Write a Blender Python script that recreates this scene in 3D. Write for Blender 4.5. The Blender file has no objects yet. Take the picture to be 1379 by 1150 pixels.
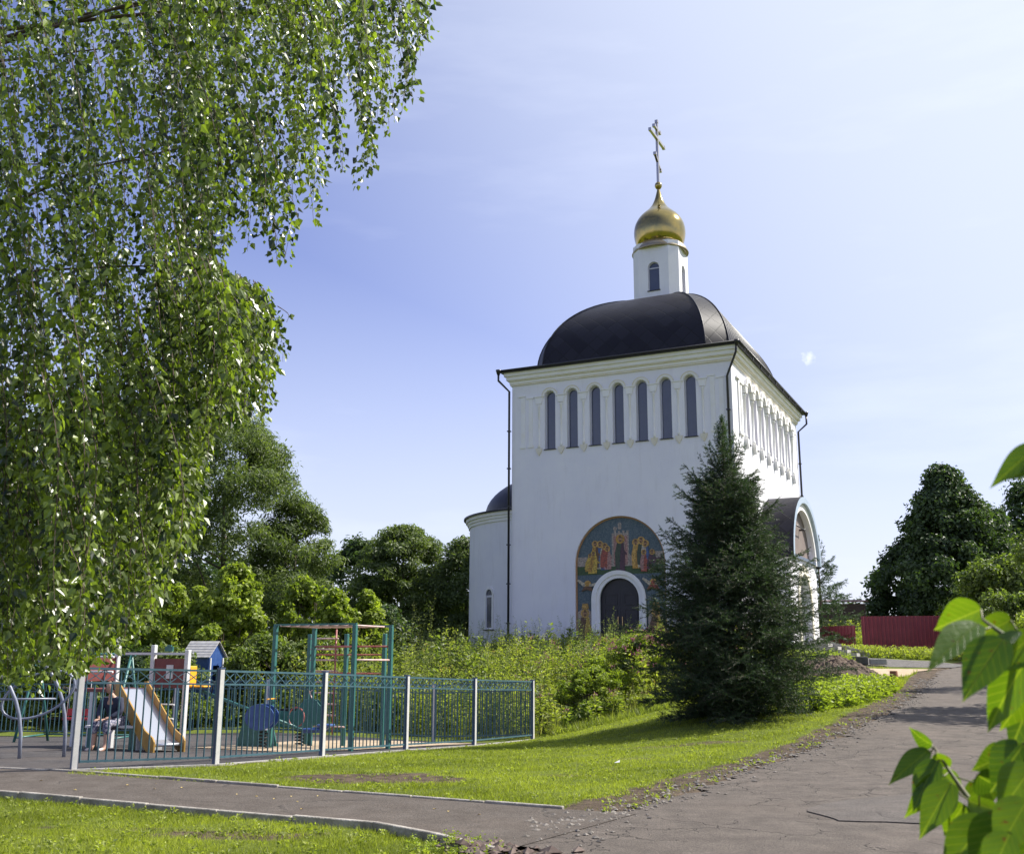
import bpy, bmesh, math, random
import numpy as np
from mathutils import Vector, Matrix
from mathutils.geometry import tessellate_polygon

R = math.radians
scene = bpy.context.scene
COL = scene.collection
random.seed(7)
rng = np.random.default_rng(7)

# ------------------------------------------------------------ camera
PITCH, ROLL = .2189, -.0042
cam_data = bpy.data.cameras.new('camera')
cam = bpy.data.objects.new('camera', cam_data)
COL.objects.link(cam)
cam_data.sensor_width = 36
cam_data.lens = 36 * 1405 / 1379
cam_data.clip_start = .05
cam_data.clip_end = 3000
cam.matrix_world = Matrix.Translation((0, 0, 1.6)) @ Matrix.Rotation(math.pi / 2 + PITCH, 4, 'X') @ Matrix.Rotation(-ROLL, 4, 'Z')
cam_data.dof.use_dof = True
cam_data.dof.focus_distance = 32
cam_data.dof.aperture_fstop = 10
scene.camera = cam

# ------------------------------------------------------------ sky and sun
SUN_AZ, SUN_EL = R(72), R(46)          # azimuth clockwise from +Y (view direction)
world = bpy.data.worlds.new('World')
scene.world = world
world.use_nodes = True
nt = world.node_tree
nt.nodes.clear()
sky = nt.nodes.new('ShaderNodeTexSky')
sky.sky_type = 'NISHITA'
sky.sun_disc = False
sky.sun_elevation = SUN_EL
sky.sun_rotation = SUN_AZ
sky.altitude = 100
sky.air_density = 1.0
sky.dust_density = .9
sky.ozone_density = 3.5
tc = nt.nodes.new('ShaderNodeTexCoord')
mp = nt.nodes.new('ShaderNodeMapping'); mp.inputs['Scale'].default_value = (1.2, 1.2, 6.0)
nz = nt.nodes.new('ShaderNodeTexNoise'); nz.inputs['Scale'].default_value = 2.2; nz.inputs['Detail'].default_value = 7; nz.inputs['Roughness'].default_value = .55
rp = nt.nodes.new('ShaderNodeValToRGB'); rp.color_ramp.elements[0].position = .5; rp.color_ramp.elements[1].position = .95
rp.color_ramp.elements[1].color = (.22, .22, .22, 1)
# one small bright puff of cloud
sb = nt.nodes.new('ShaderNodeVectorMath'); sb.operation = 'DISTANCE'
pd = Vector((.2957, 1, .2945)).normalized(); sb.inputs[1].default_value = pd
nz2 = nt.nodes.new('ShaderNodeTexNoise'); nz2.inputs['Scale'].default_value = 90; nz2.inputs['Detail'].default_value = 5
ad = nt.nodes.new('ShaderNodeMath'); ad.operation = 'MULTIPLY_ADD'; ad.inputs[1].default_value = .022; 
mr = nt.nodes.new('ShaderNodeMapRange'); mr.inputs['From Min'].default_value = .0185; mr.inputs['From Max'].default_value = .012
mr.inputs['To Min'].default_value = 0; mr.inputs['To Max'].default_value = .5
mx = nt.nodes.new('ShaderNodeMix'); mx.data_type = 'RGBA'; mx.inputs['B'].default_value = (9.5, 9.8, 10.4, 1)
mxx = nt.nodes.new('ShaderNodeMath'); mxx.operation = 'MAXIMUM'
tint = nt.nodes.new('ShaderNodeMix'); tint.data_type = 'RGBA'; tint.blend_type = 'MULTIPLY'
tint.inputs['Factor'].default_value = 1; tint.inputs['B'].default_value = (1.16, .93, 1.12, 1)
bg = nt.nodes.new('ShaderNodeBackground'); bg.inputs['Strength'].default_value = .096
wo = nt.nodes.new('ShaderNodeOutputWorld')
L = nt.links.new
L(tc.outputs['Generated'], mp.inputs['Vector']); L(mp.outputs[0], nz.inputs['Vector']); L(nz.outputs['Fac'], rp.inputs[0])
L(tc.outputs['Generated'], sb.inputs[0]); L(tc.outputs['Generated'], nz2.inputs['Vector'])
L(nz2.outputs['Fac'], ad.inputs[0]); L(sb.outputs['Value'], ad.inputs[2]); L(ad.outputs[0], mr.inputs['Value'])
L(rp.outputs['Color'], mxx.inputs[0]); L(mr.outputs[0], mxx.inputs[1])
# thin summer haze: whiter near the sun and near the horizon
nrmz = nt.nodes.new('ShaderNodeVectorMath'); nrmz.operation = 'NORMALIZE'
dt = nt.nodes.new('ShaderNodeVectorMath'); dt.operation = 'DOT_PRODUCT'
dt.inputs[1].default_value = (math.sin(SUN_AZ) * math.cos(SUN_EL), math.cos(SUN_AZ) * math.cos(SUN_EL), math.sin(SUN_EL))
m1 = nt.nodes.new('ShaderNodeMapRange'); m1.interpolation_type = 'SMOOTHSTEP'; m1.inputs['From Min'].default_value = .22; m1.inputs['From Max'].default_value = .90; m1.inputs['To Min'].default_value = .0; m1.inputs['To Max'].default_value = .96
sx = nt.nodes.new('ShaderNodeSeparateXYZ')
m2 = nt.nodes.new('ShaderNodeMapRange'); m2.interpolation_type = 'SMOOTHSTEP'; m2.inputs['From Min'].default_value = .45; m2.inputs['From Max'].default_value = -.02; m2.inputs['To Max'].default_value = .78
ah = nt.nodes.new('ShaderNodeMath'); ah.operation = 'MAXIMUM'
hz = nt.nodes.new('ShaderNodeMix'); hz.data_type = 'RGBA'; hz.inputs['B'].default_value = (5.3, 5.8, 6.7, 1)
L(tc.outputs['Generated'], nrmz.inputs[0]); L(nrmz.outputs[0], dt.inputs[0]); L(nrmz.outputs[0], sx.inputs[0])
L(dt.outputs['Value'], m1.inputs['Value']); L(sx.outputs['Z'], m2.inputs['Value']); L(m1.outputs[0], ah.inputs[0]); L(m2.outputs[0], ah.inputs[1])
L(ah.outputs[0], hz.inputs['Factor']); L(tint.outputs['Result'], hz.inputs['A'])
L(sky.outputs[0], tint.inputs['A']); L(hz.outputs['Result'], mx.inputs['A']); L(mxx.outputs[0], mx.inputs['Factor'])
L(mx.outputs['Result'], bg.inputs['Color']); L(bg.outputs[0], wo.inputs['Surface'])

sd = bpy.data.lights.new('sun', 'SUN')
sd.energy = 5.0
sd.angle = R(.5)
sd.color = (1, .95, .86)
sun = bpy.data.objects.new('sun', sd)
COL.objects.link(sun)
SDIR = Vector((math.sin(SUN_AZ) * math.cos(SUN_EL), math.cos(SUN_AZ) * math.cos(SUN_EL), math.sin(SUN_EL)))
sun.rotation_euler = SDIR.to_track_quat('Z', 'Y').to_euler()
sun.location = (20, 10, 40)

vs = scene.view_settings
vs.view_transform = 'Standard'
vs.look = 'None'
vs.exposure = .78
vs.gamma = 1
scene.render.engine = 'CYCLES'

# ------------------------------------------------------------ helpers
def tag(o, label=None, cat=None, group=None, kind=None):
    if label: o['label'] = label
    if cat: o['category'] = cat
    if group: o['group'] = group
    if kind: o['kind'] = kind
    return o

def empty(name, loc=(0, 0, 0), rz=0, label=None, cat=None, group=None):
    o = bpy.data.objects.new(name, None)
    o.empty_display_size = .2
    COL.objects.link(o)
    o.location = loc
    o.rotation_euler = (0, 0, rz)
    return tag(o, label, cat, group)

def copy_tree(o, parent=None):
    c = o.copy(); COL.objects.link(c)
    c.parent = parent
    for ch in [k for k in bpy.data.objects if k.parent == o]:
        copy_tree(ch, c)
    return c

def link_mesh(name, me, mats, parent=None):
    for m in (mats if isinstance(mats, (list, tuple)) else [mats]):
        me.materials.append(m)
    o = bpy.data.objects.new(name, me)
    COL.objects.link(o)
    if parent: o.parent = parent
    return o

class MB:
    def __init__(s): s.v = []; s.f = []; s.mi = []; s.sm = []
    def add(s, vs, fs, mi=0, smooth=False):
        b = len(s.v); s.v += [tuple(p) for p in vs]
        for f in fs:
            s.f.append([b + i for i in f]); s.mi.append(mi); s.sm.append(smooth)
        return s
    def box(s, c, size, mi=0, rz=0, m=None):
        hx, hy, hz = size[0] / 2, size[1] / 2, size[2] / 2
        pts = [Vector((x * hx, y * hy, z * hz)) for x in (-1, 1) for y in (-1, 1) for z in (-1, 1)]
        if m is None: m = Matrix.Rotation(rz, 3, 'Z')
        pts = [m @ p + Vector(c) for p in pts]
        return s.add(pts, [(0, 1, 3, 2), (4, 6, 7, 5), (0, 4, 5, 1), (2, 3, 7, 6), (0, 2, 6, 4), (1, 5, 7, 3)], mi)
    def bar(s, a, b, w, h=None, mi=0, up=(0, 0, 1)):
        a, b = Vector(a), Vector(b); h = h or w
        d = (b - a); ln = d.length; d.normalize()
        u = Vector(up)
        if abs(d.dot(u)) > .98: u = Vector((1, 0, 0))
        x = d.cross(u).normalized(); z = x.cross(d)
        m = Matrix((x, d, z)).transposed()
        return s.box((a + b) / 2, (w, ln, h), mi, m=m)
    def tube(s, pts, r, n=8, mi=0, cap=True, smooth=True):
        pts = [Vector(p) for p in pts]; k = len(pts)
        rr = r if isinstance(r, (list, tuple)) else [r] * k
        vs = []; prev = None
        for i, p in enumerate(pts):
            t = (pts[min(i + 1, k - 1)] - pts[max(i - 1, 0)]).normalized()
            if prev is None:
                a = Vector((0, 0, 1)) if abs(t.z) < .9 else Vector((1, 0, 0))
                x = t.cross(a).normalized()
            else:
                x = (prev - t * prev.dot(t)).normalized()
            prev = x; y = t.cross(x)
            for j in range(n):
                an = 2 * math.pi * j / n
                vs.append(p + (x * math.cos(an) + y * math.sin(an)) * rr[i])
        fs = [(i * n + j, i * n + (j + 1) % n, (i + 1) * n + (j + 1) % n, (i + 1) * n + j) for i in range(k - 1) for j in range(n)]
        s.add(vs, fs, mi, smooth)
        if cap:
            b = len(s.v) - len(vs)
            s.f += [[b + j for j in range(n)][::-1], [b + (k - 1) * n + j for j in range(n)]]; s.mi += [mi, mi]; s.sm += [False, False]
        return s
    def lathe(s, prof, c=(0, 0, 0), n=32, mi=0, smooth=True, a0=0, a1=2 * math.pi):
        full = abs(a1 - a0 - 2 * math.pi) < 1e-6
        m = n if full else n + 1
        vs = [(c[0] + r * math.cos(a0 + (a1 - a0) * j / n), c[1] + r * math.sin(a0 + (a1 - a0) * j / n), c[2] + z) for r, z in prof for j in range(m)]
        fs = []
        for i in range(len(prof) - 1):
            for j in range(n):
                j2 = (j + 1) % m
                fs.append((i * m + j, i * m + j2, (i + 1) * m + j2, (i + 1) * m + j))
        return s.add(vs, fs, mi, smooth)
    def prism(s, loops, fr, t0, t1, mi=0, side_mi=None):
        """flat shape (outer loop, then holes) extruded from t0 to t1; fr maps (a,b,t) to xyz"""
        side_mi = mi if side_mi is None else side_mi
        flat = [p for lp in loops for p in lp]
        tris = tessellate_polygon([[Vector((a, b, 0)) for a, b in lp] for lp in loops])
        n = len(flat)
        s.add([fr(a, b, t0) for a, b in flat] + [fr(a, b, t1) for a, b in flat],
              [tuple(t) for t in tris] + [tuple(n + i for i in t[::-1]) for t in tris], mi)
        b0 = len(s.v) - 2 * n; k = 0
        for lp in loops:
            m = len(lp)
            for i in range(m):
                j = (i + 1) % m
                s.f.append([b0 + k + i, b0 + k + j, b0 + n + k + j, b0 + n + k + i]); s.mi.append(side_mi); s.sm.append(False)
            k += m
        return s
    def build(s, name, mats, parent=None, recalc=True, bevel=0):
        me = bpy.data.meshes.new(name)
        me.from_pydata(s.v, [], s.f)
        me.polygons.foreach_set('material_index', s.mi)
        me.polygons.foreach_set('use_smooth', s.sm)
        if recalc:
            bm = bmesh.new(); bm.from_mesh(me)
            bmesh.ops.recalc_face_normals(bm, faces=bm.faces); bm.to_mesh(me); bm.free()
        o = link_mesh(name, me, mats, parent)
        if bevel:
            md = o.modifiers.new('bevel', 'BEVEL'); md.width = bevel; md.segments = 1; md.limit_method = 'ANGLE'
        return o

def arch(cx, z0, zs, r, n=24, rz=None):
    rz = rz or r
    return [(cx + r, z0)] + [(cx + r * math.cos(math.pi * i / n), zs + rz * math.sin(math.pi * i / n)) for i in range(n + 1)] + [(cx - r, z0)]

def rect(x0, x1, z0, z1): return [(x0, z0), (x1, z0), (x1, z1), (x0, z1)]

# ------------------------------------------------------------ materials
MATS = {}
def mat(name, c1, c2=None, rough=.7, scale=5, bump=0, bscale=None, metal=0, detail=6, spec=.5, stretch=(1, 1, 1), lo=.35, hi=.65):
    m = bpy.data.materials.new(name); m.use_nodes = True
    n = m.node_tree.nodes; l = m.node_tree.links.new
    b = n['Principled BSDF']
    b.inputs['Roughness'].default_value = rough; b.inputs['Metallic'].default_value = metal
    b.inputs['Specular IOR Level'].default_value = spec
    b.inputs['Base Color'].default_value = (*c1, 1)
    t = n.new('ShaderNodeTexCoord')
    mpn = n.new('ShaderNodeMapping'); mpn.inputs['Scale'].default_value = stretch
    l(t.outputs['Object'], mpn.inputs['Vector'])
    if c2:
        z = n.new('ShaderNodeTexNoise'); z.inputs['Scale'].default_value = scale; z.inputs['Detail'].default_value = detail; z.inputs['Roughness'].default_value = .65
        l(mpn.outputs[0], z.inputs['Vector'])
        r = n.new('ShaderNodeValToRGB'); r.color_ramp.elements[0].position = lo; r.color_ramp.elements[1].position = hi
        r.color_ramp.elements[0].color = (*c1, 1); r.color_ramp.elements[1].color = (*c2, 1)
        l(z.outputs['Fac'], r.inputs[0]); l(r.outputs[0], b.inputs['Base Color'])
    if bump:
        z = n.new('ShaderNodeTexNoise'); z.inputs['Scale'].default_value = bscale or scale * 4; z.inputs['Detail'].default_value = 8
        l(mpn.outputs[0], z.inputs['Vector'])
        bp = n.new('ShaderNodeBump'); bp.inputs['Strength'].default_value = 1; bp.inputs['Distance'].default_value = bump
        l(z.outputs['Fac'], bp.inputs['Height']); l(bp.outputs[0], b.inputs['Normal'])
    MATS[name] = m
    return m

def leaf_mat(name, dark, light, trans=.35, rough=.45, spec=.4, tcol=None):
    m = bpy.data.materials.new(name); m.use_nodes = True
    n = m.node_tree.nodes; l = m.node_tree.links.new
    b = n['Principled BSDF']; out = n['Material Output']
    at = n.new('ShaderNodeAttribute'); at.attribute_name = 'rnd'
    r = n.new('ShaderNodeValToRGB'); r.color_ramp.elements[0].color = (*dark, 1); r.color_ramp.elements[1].color = (*light, 1)
    l(at.outputs['Fac'], r.inputs[0]); l(r.outputs[0], b.inputs['Base Color'])
    b.inputs['Roughness'].default_value = rough; b.inputs['Specular IOR Level'].default_value = spec
    tr = n.new('ShaderNodeBsdfTranslucent')
    mxn = n.new('ShaderNodeMix'); mxn.data_type = 'RGBA'; mxn.blend_type = 'MULTIPLY'; mxn.inputs['Factor'].default_value = 1
    mxn.inputs['B'].default_value = (*(tcol or (2.0, 2.2, .7)), 1)
    l(r.outputs[0], mxn.inputs['A']); l(mxn.outputs['Result'], tr.inputs['Color'])
    ms = n.new('ShaderNodeMixShader'); ms.inputs[0].default_value = trans
    l(b.outputs[0], ms.inputs[1]); l(tr.outputs[0], ms.inputs[2]); l(ms.outputs[0], out.inputs['Surface'])
    MATS[name] = m
    return m

M_wall = mat('white_render', (.74, .73, .80), (.80, .79, .83), .85, .5, .004, 60)
def stain(m):
    n = m.node_tree.nodes; l = m.node_tree.links.new; b = n['Principled BSDF']; src = b.inputs['Base Color'].links[0].from_socket
    t = n.new('ShaderNodeTexCoord'); sp = n.new('ShaderNodeSeparateXYZ'); l(t.outputs['Object'], sp.inputs[0])
    mp_ = n.new('ShaderNodeMapping'); mp_.inputs['Scale'].default_value = (2.2, 2.2, .35); l(t.outputs['Object'], mp_.inputs['Vector'])
    z1 = n.new('ShaderNodeTexNoise'); z1.inputs['Scale'].default_value = 1.4; z1.inputs['Detail'].default_value = 9; z1.inputs['Roughness'].default_value = .7; l(mp_.outputs[0], z1.inputs['Vector'])
    z2 = n.new('ShaderNodeTexNoise'); z2.inputs['Scale'].default_value = 5; z2.inputs['Detail'].default_value = 9; l(t.outputs['Object'], z2.inputs['Vector'])
    r = n.new('ShaderNodeMapRange'); r.inputs['From Min'].default_value = .52; r.inputs['From Max'].default_value = .78; r.inputs['To Max'].default_value = .30; l(z1.outputs['Fac'], r.inputs['Value'])
    lo_ = n.new('ShaderNodeMapRange'); lo_.inputs['From Min'].default_value = 1.5; lo_.inputs['From Max'].default_value = .3; lo_.inputs['To Max'].default_value = .9; l(sp.outputs['Z'], lo_.inputs['Value'])
    mm = n.new('ShaderNodeMath'); mm.operation = 'MULTIPLY'; l(lo_.outputs[0], mm.inputs[0]); l(z2.outputs['Fac'], mm.inputs[1])
    ad_ = n.new('ShaderNodeMath'); ad_.operation = 'ADD'; ad_.use_clamp = True; l(r.outputs[0], ad_.inputs[0]); l(mm.outputs[0], ad_.inputs[1])
    x = n.new('ShaderNodeMix'); x.data_type = 'RGBA'; x.inputs['B'].default_value = (.50, .47, .46, 1); l(ad_.outputs[0], x.inputs['Factor']); l(src, x.inputs['A']); l(x.outputs['Result'], b.inputs['Base Color'])
stain(M_wall)
M_trim = mat('white_trim', (.80, .79, .80), (.74, .71, .64), .8, 1.5, .002, 60, lo=.45, hi=.8)
M_cream = mat('cream_trim', (.66, .60, .45), (.74, .71, .66), .8, 3)
M_sheet = mat('dark_sheet_metal', (.016, .016, .022), (.028, .028, .038), .45, 3, .002, 8, metal=0, spec=.3)
M_pipe = mat('black_pipe', (.016, .015, .02), None, .35)
M_glass = mat('window_glass', (.035, .045, .09), (.05, .06, .10), .12, .8, spec=.8)
M_frame = mat('pale_frame', (.55, .55, .62), None, .5)
M_gold = mat('gilded_metal', (.46, .34, .12), (.30, .25, .11), .14, 2, .006, 3, metal=1)
M_silver = mat('cross_metal', (.55, .50, .45), None, .25, metal=1)
M_brick = mat('brick_plinth', (.10, .045, .035), (.16, .08, .06), .9, 6, .01, 30)
M_soil = mat('soil', (.06, .042, .03), (.14, .10, .072), .95, 2.5, .05, 9)
M_kerb = mat('kerb_concrete', (.20, .18, .155), (.40, .37, .33), .9, 4, .01, 40)
M_conc = mat('old_concrete', (.26, .25, .24), (.40, .38, .36), .9, 3, .01, 30)
M_stone = mat('gravel_stone', (.09, .08, .07), (.24, .215, .19), .9, 3)
M_sand = mat('sand', (.30, .22, .14), (.48, .38, .26), .95, 3, .03, 14)

# ------------------------------------------------------------ terrain height (smooth surface through surveyed points)
CP = np.array([
 (0,0,0),(0,6,0),(4,8,0),(-5,5,0),(10,6,.05),(-10,8,0),(-8,13,0),(0,9.5,0),(-3.5,13,.0),(.6,12,0),(-12,14,0),(4,12,.01),(8,12,.15),
 (-6.2,15.6,.02),(-4.6,17,-.03),(-3.35,19.3,-.1),(-2.12,21.9,-.2),(-.82,24.3,-.29),(.55,27.5,-.39),
 (4.9,24,.34),(3,23,.08),(2.2,20,-.02),(3.6,27,.25),(5.2,28.5,.5),(1,24,-.18),(6.4,27,.52),
 (3.35,15.8,.02),(6.65,21,.26),(9.2,25.5,.5),(11.8,31,.72),(14.9,38,.98),(7,15,.08),(10.3,21.8,.3),(15,31,.78),(18.5,38,1.05),(24,48,1.5),
 (8.5,29,.62),(10,33,.8),(13.5,37,.95),(.9,31,-.4),(3,32,.1),(5.5,33,.6),(2,37,.7),(7,37.5,1.15),(-4,36,.1),
 (2,45,1.6),(9.5,43,1.6),(0,49,1.7),(10,58,1.9),(-6,50,1.2),(18.1,55,1.8),(18,48,1.5),(13,46,1.5),(16,50,1.75),
 (-8,20,-.1),(-11,26,-.35),(-4,27,-.38),(-6.5,30,-.45),(-13,31,-.6),(-16,18,-.1),(-20,28,-.4),
 (-12,45,.3),(-20,60,.5),(0,70,1.8),(30,60,2.1),(40,85,2.4),(20,80,2.4),(-60,80,.3),(60,40,1.4),(-45,20,-.2),(30,10,.4),(-30,-20,0),(30,-20,0),(0,120,1.8),
], float)
def _phi(r): return np.where(r > 0, r * r * np.log(np.maximum(r, 1e-9)), 0)
_n = len(CP)
_A = np.zeros((_n + 3, _n + 3)); _d = np.linalg.norm(CP[:, None, :2] - CP[None, :, :2], axis=2)
_A[:_n, :_n] = _phi(_d) + np.eye(_n) * .4
_A[:_n, _n] = 1; _A[:_n, _n + 1:] = CP[:, :2]; _A[_n, :_n] = 1; _A[_n + 1:, :_n] = CP[:, :2].T
_W = np.linalg.solve(_A, np.concatenate([CP[:, 2], [0, 0, 0]]))
def H(x, y):
    x = np.atleast_1d(np.asarray(x, float)); y = np.atleast_1d(np.asarray(y, float))
    out = np.zeros(x.shape)
    for i in range(0, x.size, 20000):
        sx, sy = x.flat[i:i + 20000], y.flat[i:i + 20000]
        r = np.sqrt((sx[:, None] - CP[None, :, 0]) ** 2 + (sy[:, None] - CP[None, :, 1]) ** 2)
        out.flat[i:i + 20000] = _phi(r) @ _W[:_n] + _W[_n] + sx * _W[_n + 1] + sy * _W[_n + 2]
    rr = np.sqrt(x * x + y * y); k = np.clip((rr - 75) / 50, 0, 1); k = k * k * (3 - 2 * k)
    return out * (1 - k) + 1.0 * k
def h(x, y): return float(H(x, y)[0])

def inpoly(x, y, poly):
    x = np.asarray(x); y = np.asarray(y); ins = np.zeros(x.shape, bool); n = len(poly)
    for i in range(n):
        x1, y1 = poly[i]; x2, y2 = poly[(i + 1) % n]
        c = ((y1 > y) != (y2 > y)) & (x < (x2 - x1) * (y - y1) / ((y2 - y1) if y2 != y1 else 1e-9) + x1)
        ins ^= c
    return ins

def dist_poly(x, y, pl):
    x = np.asarray(x, float); y = np.asarray(y, float); d = np.full(x.shape, 1e9)
    for (x1, y1), (x2, y2) in zip(pl[:-1], pl[1:]):
        dx, dy = x2 - x1, y2 - y1
        t = np.clip(((x - x1) * dx + (y - y1) * dy) / (dx * dx + dy * dy), 0, 1)
        d = np.minimum(d, np.hypot(x - x1 - t * dx, y - y1 - t * dy))
    return d

def wob(x, y, s=1.0, seed=0):
    x = np.asarray(x) / s + seed * 3.7; y = np.asarray(y) / s - seed * 1.3
    return (np.sin(x * 1.3 + 1.7 * np.sin(y * .9)) + np.sin(y * 1.7 + 1.3 * np.sin(x * 1.1 + 2)) + .5 * np.sin(x * 3.1 + y * 2.3) + .5 * np.sin(x * 2.2 - y * 3.7 + 1)) / 3

ROAD_L = [(-1.2, 4), (-.2, 8.5), (.55, 10.8), (1.6, 12.6), (3.35, 15.8), (6.65, 21), (9.3, 25.9), (11.8, 31), (14.9, 38), (17.5, 43.5), (22, 50), (30, 58)]
ROAD_R = [(4.2, 3), (5.2, 8.5), (5.9, 10.8), (6.6, 13), (7.6, 16), (10.3, 21.4), (12.9, 26), (15.4, 31), (18.6, 38), (21.4, 43), (26, 48), (34, 55)]
PATH_U = [(-14, 18.6), (-9, 16.6), (-6.14, 15.39), (-3.43, 14.16), (-1.12, 12.97), (.59, 12.03), (1.35, 11.75)]
PATH_D = [(-14, 16.9), (-9, 14.5), (-6.18, 13.3), (-3.46, 12.02), (-1.23, 10.93), (-.62, 10.25), (-.05, 9.5)]
PLAY = [(-6.24, 15.66), (-4.6, 17), (-3.35, 19.3), (-2.12, 21.9), (-.82, 24.3), (.5, 27.4), (-6.45, 30.6), (-13.7, 31), (-22, 30), (-22, 21), (-14, 18.7), (-9.2, 16.8), (-6.4, 15.6)]
ROADP = ROAD_L + ROAD_R[::-1]
PATHP = PATH_U + PATH_D[::-1]

# ground sheet
def axis(lo, hi, a, b, st, k=18):
    f = lambda n: (np.linspace(0, 1, n) ** 1.8)
    return np.concatenate([a - (a - lo) * f(k)[::-1][:-1], np.arange(a, b, st), b + (hi - b) * f(k)[0:]])
xs = axis(-1500, 1500, -22, 30, .28); ys = axis(-600, 1800, 2, 62, .28)
GX, GY = np.meshgrid(xs, ys)
GZ = H(GX.ravel(), GY.ravel())
gx, gy = GX.ravel(), GY.ravel()
GZ = GZ + .022 * wob(gx, gy, .35, 1) * (~inpoly(gx, gy, PATHP)) * (np.hypot(gx, gy) < 60)
onhard = inpoly(gx, gy, ROADP) | inpoly(gx, gy, PATHP) | inpoly(gx, gy, PLAY)
GZ = np.where(onhard, GZ - .045, GZ)
lawn_low = inpoly(gx, gy, [(-14, 17.4), (-9, 15.0), (-6.1, 13.85), (-3.3, 12.55), (-1.0, 11.4), (-.35, 10.6), (.2, 9.3), (.2, 3), (-14, 3)])
GZ = GZ - .055 * lawn_low
nx, ny = len(xs), len(ys)
idx = np.arange(nx * ny).reshape(ny, nx)
quads = np.stack([idx[:-1, :-1], idx[:-1, 1:], idx[1:, 1:], idx[1:, :-1]], -1).reshape(-1, 4)
def np_mesh(name, V, F, mats, parent=None, rnd=None, smooth=False, attr='rnd'):
    V = np.asarray(V, np.float32); F = np.asarray(F, np.int32)
    me = bpy.data.meshes.new(name)
    me.vertices.add(len(V)); me.vertices.foreach_set('co', V.ravel())
    k = F.shape[1]
    me.loops.add(F.size); me.loops.foreach_set('vertex_index', F.ravel())
    me.polygons.add(len(F)); me.polygons.foreach_set('loop_start', np.arange(0, F.size, k, dtype=np.int32))
    me.polygons.foreach_set('loop_total', np.full(len(F), k, np.int32))
    me.polygons.foreach_set('use_smooth', np.full(len(F), smooth))
    if rnd is not None:
        a = me.attributes.new(attr, 'FLOAT', 'POINT'); a.data.foreach_set('value', np.asarray(rnd, np.float32))
    me.update(calc_edges=True)
    return link_mesh(name, me, mats, parent)

# bare / worn amount per ground vertex
def bare_amount(x, y):
    b = np.zeros(np.shape(x))
    for cx, cy, rx, ry, s in [(-1.9, 15.2, 1.25, .75, 1.2), (.8, 15.6, .5, .3, .6), (-2.6, 10.6, .9, .35, .7), (-3.8, 10.9, .6, .2, .5), (3.3, 20.3, 1.5, .35, .55), (2.0, 18.2, .5, .25, .6), (1, 19, .8, .3, .35)]:
        dd = ((x - cx) / rx) ** 2 + ((y - cy) / ry) ** 2 + .5 * wob(x, y, .3, 2)
        b = np.maximum(b, s * np.clip(1.4 - dd, 0, 1))
    dl = dist_poly(x, y, ROAD_L) + .16 * wob(x, y, .35, 3)
    b = np.maximum(b, np.clip((.85 - dl) / .3, 0, 1))
    fd = dist_poly(x, y, [(-6.2, 15.6), (-4.6, 17), (-3.35, 19.3), (-2.12, 21.9), (-.82, 24.3), (.55, 27.5)])
    b = np.maximum(b, np.clip((.28 - fd) / .12, 0, 1) * .8)
    w = wob(x, y, .5, 5) + .6 * wob(x, y, .17, 6)
    b = np.maximum(b, np.clip((w - .75) * 1.6, 0, .6))
    return b
bare = bare_amount(gx, gy)
bare = np.where((gx > 11.5) & (gy > 36) & (gy < 53) & (gx < 22), np.maximum(bare, .25), bare)

def ground_material():
    m = bpy.data.materials.new('grassy_ground'); m.use_nodes = True
    n = m.node_tree.nodes; l = m.node_tree.links.new; b = n['Principled BSDF']
    t = n.new('ShaderNodeTexCoord'); at = n.new('ShaderNodeAttribute'); at.attribute_name = 'bare'
    def noise(s, d=8): 
        z = n.new('ShaderNodeTexNoise'); z.inputs['Scale'].default_value = s; z.inputs['Detail'].default_value = d; z.inputs['Roughness'].default_value = .7
        l(t.outputs['Object'], z.inputs['Vector']); return z
    a = noise(.6); c = noise(9); e = noise(4, 10)
    r = n.new('ShaderNodeValToRGB'); r.color_ramp.elements[0].color = (.05, .07, .012, 1); r.color_ramp.elements[1].color = (.17, .21, .035, 1)
    r.color_ramp.elements[0].position = .3; r.color_ramp.elements[1].position = .7
    add = n.new('ShaderNodeMath'); add.operation = 'MULTIPLY_ADD'; add.inputs[1].default_value = .55
    mu = n.new('ShaderNodeMath'); mu.operation = 'MULTIPLY'; mu.inputs[1].default_value = .45
    l(a.outputs['Fac'], mu.inputs[0]); l(c.outputs['Fac'], add.inputs[0]); l(mu.outputs[0], add.inputs[2]); l(add.outputs[0], r.inputs[0])
    r2 = n.new('ShaderNodeValToRGB'); r2.color_ramp.elements[0].color = (.04, .03, .022, 1); r2.color_ramp.elements[1].color = (.14, .105, .075, 1)
    r2.color_ramp.elements[0].position = .35; r2.color_ramp.elements[1].position = .65; l(e.outputs['Fac'], r2.inputs[0])
    s = n.new('ShaderNodeMath'); s.operation = 'MULTIPLY_ADD'; s.inputs[1].default_value = .8
    sb_ = n.new('ShaderNodeMath'); sb_.operation = 'SUBTRACT'; sb_.inputs[1].default_value = .4
    l(c.outputs['Fac'], s.inputs[0]); l(at.outputs['Fac'], s.inputs[2]); l(s.outputs[0], sb_.inputs[0])
    ra = n.new('ShaderNodeMapRange'); ra.inputs['From Min'].default_value = .3; ra.inputs['From Max'].default_value = .6; l(sb_.outputs[0], ra.inputs['Value'])
    x = n.new('ShaderNodeMix'); x.data_type = 'RGBA'; l(ra.outputs[0], x.inputs['Factor']); l(r.outputs[0], x.inputs['A']); l(r2.outputs[0], x.inputs['B'])
    l(x.outputs['Result'], b.inputs['Base Color']); b.inputs['Roughness'].default_value = .95; b.inputs['Specular IOR Level'].default_value = .15
    bp = n.new('ShaderNodeBump'); bp.inputs['Distance'].default_value = .05; l(c.outputs['Fac'], bp.inputs['Height']); l(bp.outputs[0], b.inputs['Normal'])
    return m
M_ground = ground_material()
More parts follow.
